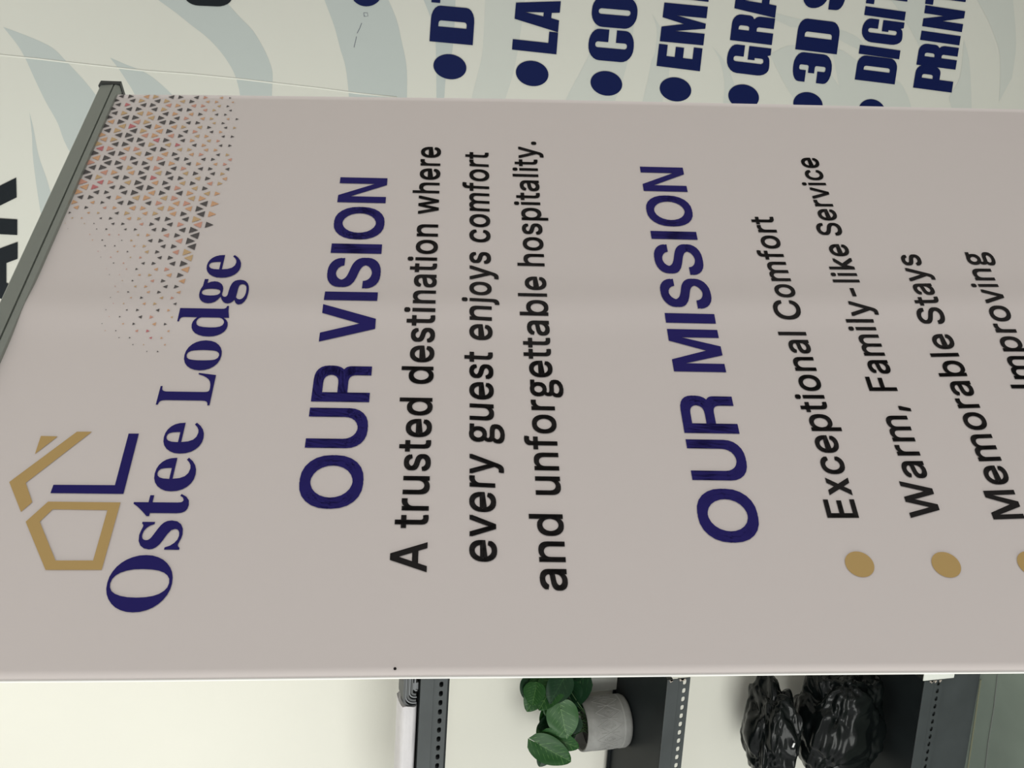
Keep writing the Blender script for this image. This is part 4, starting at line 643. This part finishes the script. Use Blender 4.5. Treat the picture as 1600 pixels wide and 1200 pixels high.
text_line('vision_text', [('A', (895.3, 848.3)), ('trusted', (826.7, 622.7)), ('destination', (601, 351)), ('where', (335, 230.7))], [(666, 895.3), (668, 848.3), (677, 623), (681.3, 480), (687, 258.7)], (686, 303), (644, 302), SANS, 509, M_ink, BX, BY)
text_line('vision_text', [('every', (880, 711.7)), ('guest', (694, 551)), ('enjoys', (532.7, 394.3)), ('comfort', (379.3, 239.3))], [(775.3, 828), (774, 762.7), (764.8, 330), (764, 261.7)], (775.3, 828), (734, 826), SANS, 376, M_ink, BX, BY)
text_line('vision_text', [('and', (924.3, 805)), ('unforgettable', (775, 432.7)), ('hospitality.', (416, 222.3))], [(884, 877.7), (878.7, 808), (857, 490), (840.7, 274.3), (837.7, 224)], (840.7, 274.3), (801, 273.3), SANS, 520, M_ink, BX, BY)
text_line('mission_text', [('Exceptional', (810.7, 519)), ('Comfort', (500.7, 338.3))], [(1341.7, 810.7), (1260, 524), (1215, 363.3)], (1341.7, 810.7), (1292.3, 810.7), SANS, 509, M_ink, BX, BY)
text_line('mission_text', [('Warm,', (810.7, 635)), ('Family-like', (611.7, 381)), ('Service', (367.7, 247.3))], [(1468, 799.3), (1401.7, 611.7), (1346, 448.7), (1301.7, 318.7)], (1401.7, 611.7), (1357.3, 611.7), SANS, 509, M_ink, BX, BY)
text_line('mission_text', [('Memorable', (811.7, 521.7)), ('Stays', (506.7, 396.7))], [(1601, 811.7), (1510, 587.7), (1498, 555.7), (1437, 398)], (1498, 555.7), (1454.3, 556.7), SANS, 520, M_ink, BX, BY)
text_line('mission_text', [('Improving', (607.7, 393.3))], [(1624, 607.7), (1590.7, 516.7), (1560.7, 452.3), (1555.7, 440.7)], (1632, 607.7), (1587, 607.7), SANS, 509, M_ink, BX, BY)
text_line('lodge_name', [('Ostee', [(958, 868.6), (860, 814.3), (808, 773), (769, 716.3), (710, 661.5)]), ('Lodge', [(634.3, 583.7), (579.8, 532.9), (527, 481.5), (479, 437.6), (435, 399)])], [(268, 905), (329.2, 633.9), (359.8, 482), (377, 405)], (329.2, 633.9), (245.4, 632.7), SERIF, 455, M_navy, 0.0, 0.0)
def lg(*p): return [(x / 3, 600 + y / 3) for x, y in p]
print_shape('logo_house', [[lg((45, 462), (362, 226), (432, 226), (122, 466), (153, 556), (100, 602))], [lg((193, 246), (272, 248), (165, 331))],
                           [lg((227, 554), (566, 558), (478, 874), (215, 874), (122, 648)), lg((248, 590), (505, 594), (438, 830), (262, 830), (188, 648))]], M_gold)
print_shape('logo_letter', [[lg((252, 475), (540, 477), (604, 235), (652, 235), (580, 518), (238, 514))]], M_navy)
def dot(cx_, cy_, r):                            # a true circle on the sheet
    c = flat_b(cx_, cy_); VS = [c + (DH * math.cos(2 * math.pi * k / 40) + DV * math.sin(2 * math.pi * k / 40)) * r for k in range(40)]
    return mesh('bullet_dot', [p + DN * (ripple(p) - 0.0007) for p in VS], [tuple(range(40))], M_gold, bsheet)
for p in ((1342.2, 883), (1477.3, 883.8), (1611, 882.5)): dot(p[0], p[1], 0.0127)
# ---- halftone of small triangles in the top right corner
CTRL = [(180,155,.7),(200,200,.95),(160,250,.95),(130,290,1),(115,320,.7),(110,335,.3),(105,345,.1),(250,155,.8),(250,200,.9),(250,250,.85),(220,300,.95),(200,320,.8),(180,335,.5),(160,345,.3),(150,355,.15),
 (300,155,.7),(310,200,.65),(300,240,.6),(300,280,.7),(290,310,.85),(260,320,.85),(240,335,.65),(220,350,.45),(210,370,.3),(190,375,.15),(205,400,.2),(340,155,.5),(345,200,.45),(345,250,.5),(335,290,.7),(325,320,.95),(310,345,1),(305,370,1.05),(300,395,1),(290,420,.9),
 (365,155,.3),(362,185,.38),(355,220,.45),(348,260,.52),(340,290,.6),(280,345,.75),(265,360,.65),(250,380,.6),(240,400,.5),(225,420,.4),(210,430,.25),(195,430,.1),(290,435,.75),(270,440,.6),(250,445,.5),(230,450,.35),(285,455,.45),(280,470,.35),(255,470,.4),(230,475,.35),(200,480,.2),(185,475,.1),
 (270,500,.25),(245,500,.45),(220,500,.4),(195,500,.2),(170,500,.1),(260,520,.25),(240,520,.4),(220,515,.35),(200,520,.2),(160,525,.1),(255,540,.2),(230,540,.15),(200,540,.15),(210,550,.1),(227,550,.12),(120,360,0),(130,400,0),(150,420,0),(160,450,0),(90,350,0),(175,540,0)]
MASK = [(186, 147), (378, 148), (372, 180), (366, 220), (354, 280), (340, 310), (328, 345), (315, 385), (307, 415), (301, 440), (290, 470), (278, 510), (262, 545), (230, 560), (190, 545), (150, 522), (160, 470), (160, 440), (130, 380), (85, 358)]
def in_poly(p, l):
    r = False
    for i in range(len(l)):
        a, c = l[i - 1], l[i]
        if (a[1] > p[1]) != (c[1] > p[1]) and p[0] < (c[0] - a[0]) * (p[1] - a[1]) / (c[1] - a[1]) + a[0]: r = not r
    return r
def to_px(p):
    c = W.T @ (p - CAM); return 800 + c[1] / c[2] * FOC, 600 - c[0] / c[2] * FOC
random.seed(11)
TS = np.linalg.norm(flat_b(200, 250) - flat_b(242, 250)) / 1.732   # triangle side
o0 = flat_b(178, 151); VS, FS, MI = [], [], []
for row in range(-6, 26):
    for col in range(-70, 30):
        up_ = (row + col) % 2 == 0
        cpt = o0 + DH * (col * TS / 2) + DV * ((row + (0.667 if up_ else 0.333)) * TS * 0.866)
        x, y = to_px(cpt)
        if not in_poly((x, y), MASK): continue
        ws = [(1 / ((x - q[0]) ** 2 + (y - q[1]) ** 2 + 20) ** 1.5, q[2]) for q in CTRL]; sz = sum(w * v for w, v in ws) / sum(w for w, v in ws)
        a_, v_ = ab(cpt)
        if sz < 0.08 or v_ < vtop(a_) + 0.001: continue
        rad = TS / math.sqrt(3) * 0.60 * sz; sg = -1 if up_ else 1; k = len(VS)
        for ang in (90, 210, 330):
            p = cpt + rad * (DH * math.cos(math.radians(ang)) + DV * sg * math.sin(math.radians(ang))); VS.append(p + DN * (ripple(p) - 0.0007))
        FS.append((k, k + 1, k + 2)); MI.append(random.choices(range(5), (50, 20, 13, 14, 3))[0])
mesh('triangle_pattern', VS, FS, M_tri, bsheet, idx=MI)
p = bn(617.3, 1045.8); b = MB(); b.tube([p, p - DN * 0.0006], 0.0012, 10); b.build('ink_speck', M_ink, bsheet)

# ---- top rail with its end cap
rdir = (top0 - top1) / np.linalg.norm(top0 - top1); rend = flat_b(187.5, 138.5)
aL = interp(LA, tv1); lft = B_P + DH * (aL - 0.004) + DV * vtop(aL - 0.004)
out0 = flat_b(158, 132.5); hperp = out0 - rend; hperp = hperp - rdir * (hperp @ rdir); RH = np.linalg.norm(hperp); hu_ = hperp / RH
Lr = (rend - lft) @ rdir
def prof_extrude(prof, x0, x1, m, name, parent, bev=False):
    o_ = lft; n = len(prof); A_ = [o_ + rdir * x0 + hu_ * q[0] + DN * q[1] for q in prof]; B_ = [o_ + rdir * x1 + hu_ * q[0] + DN * q[1] for q in prof]
    v2, f2 = fill2d([prof]); return mesh(name, A_ + B_, [(k, (k + 1) % n, n + (k + 1) % n, n + k) for k in range(n)] + [tuple(f) for f in f2] + [tuple(a + n for a in f) for f in f2], m, parent, recalc=True)
rail = prof_extrude([(0.0, -0.0045), (0.0045, -0.006), (0.0062, -0.0058), (0.0065, -0.0035), (0.0078, -0.0035), (0.0080, -0.0062), (RH * .9, -0.0050), (RH, -0.002), (RH, 0.013), (RH * .6, 0.016), (0.004, 0.012), (0.0, 0.006)], 0, Lr, M_alu, 'top_rail', ban)
prof_extrude([(-0.0012, -0.0068), (RH * .95, -0.0072), (RH + 0.0015, -0.004), (RH + .0015, 0.015), (RH * .6, 0.019), (-0.001, 0.016)], Lr, Lr + 0.0065, M_blackpl, 'end_cap', rail)
prof_extrude([(-0.0012, -0.0068), (RH * .95, -0.0072), (RH + 0.0015, -0.004), (RH + .0015, 0.015), (RH * .6, 0.019), (-0.001, 0.016)], -0.0065, 0, M_blackpl, 'end_cap', rail)
# ---- cassette, feet and pole (below the picture and behind the sheet)
aL2 = interp(LA, vb); aR2 = interp(RA, vb)
b = MB(); b.obox(B_P + DH * (aL2 - 0.02) + DV * (vb - 0.01) - DN * 0.025, DH * (aR2 - aL2 + 0.04), DV * 0.07, DN * 0.085, 0.008); b.build('cassette', M_alu, ban)
for s in (0.12, 0.88):
    c = B_P + DH * (aL2 + (aR2 - aL2) * s) + DV * (vb + 0.05) + DN * 0.015
    f = MB(); d = V(DN[0], DN[1], 0); d /= np.linalg.norm(d); q = V(-d[1], d[0], 0)
    f.obox(V(c[0], c[1], 0) - d * 0.19 - q * 0.02, d * 0.38, q * 0.04, V(0, 0, 0.008), 0.002); f.tube([V(c[0], c[1], 0.006), c], 0.012, 12); f.build('foot', M_alu, ban)
pm = B_P + DH * ((aL2 + aR2) / 2); am = (aL2 + aR2) / 2
b = MB(); b.tube([pm + DV * (vb + 0.0) + DN * 0.03, pm + DV * (vtop(am) - 0.008) + DN * 0.016], 0.006, 12); b.build('support_pole', M_alu, ban, smooth=True)
for o in list(bpy.data.objects):
    if '_o' in o: del o['_o']
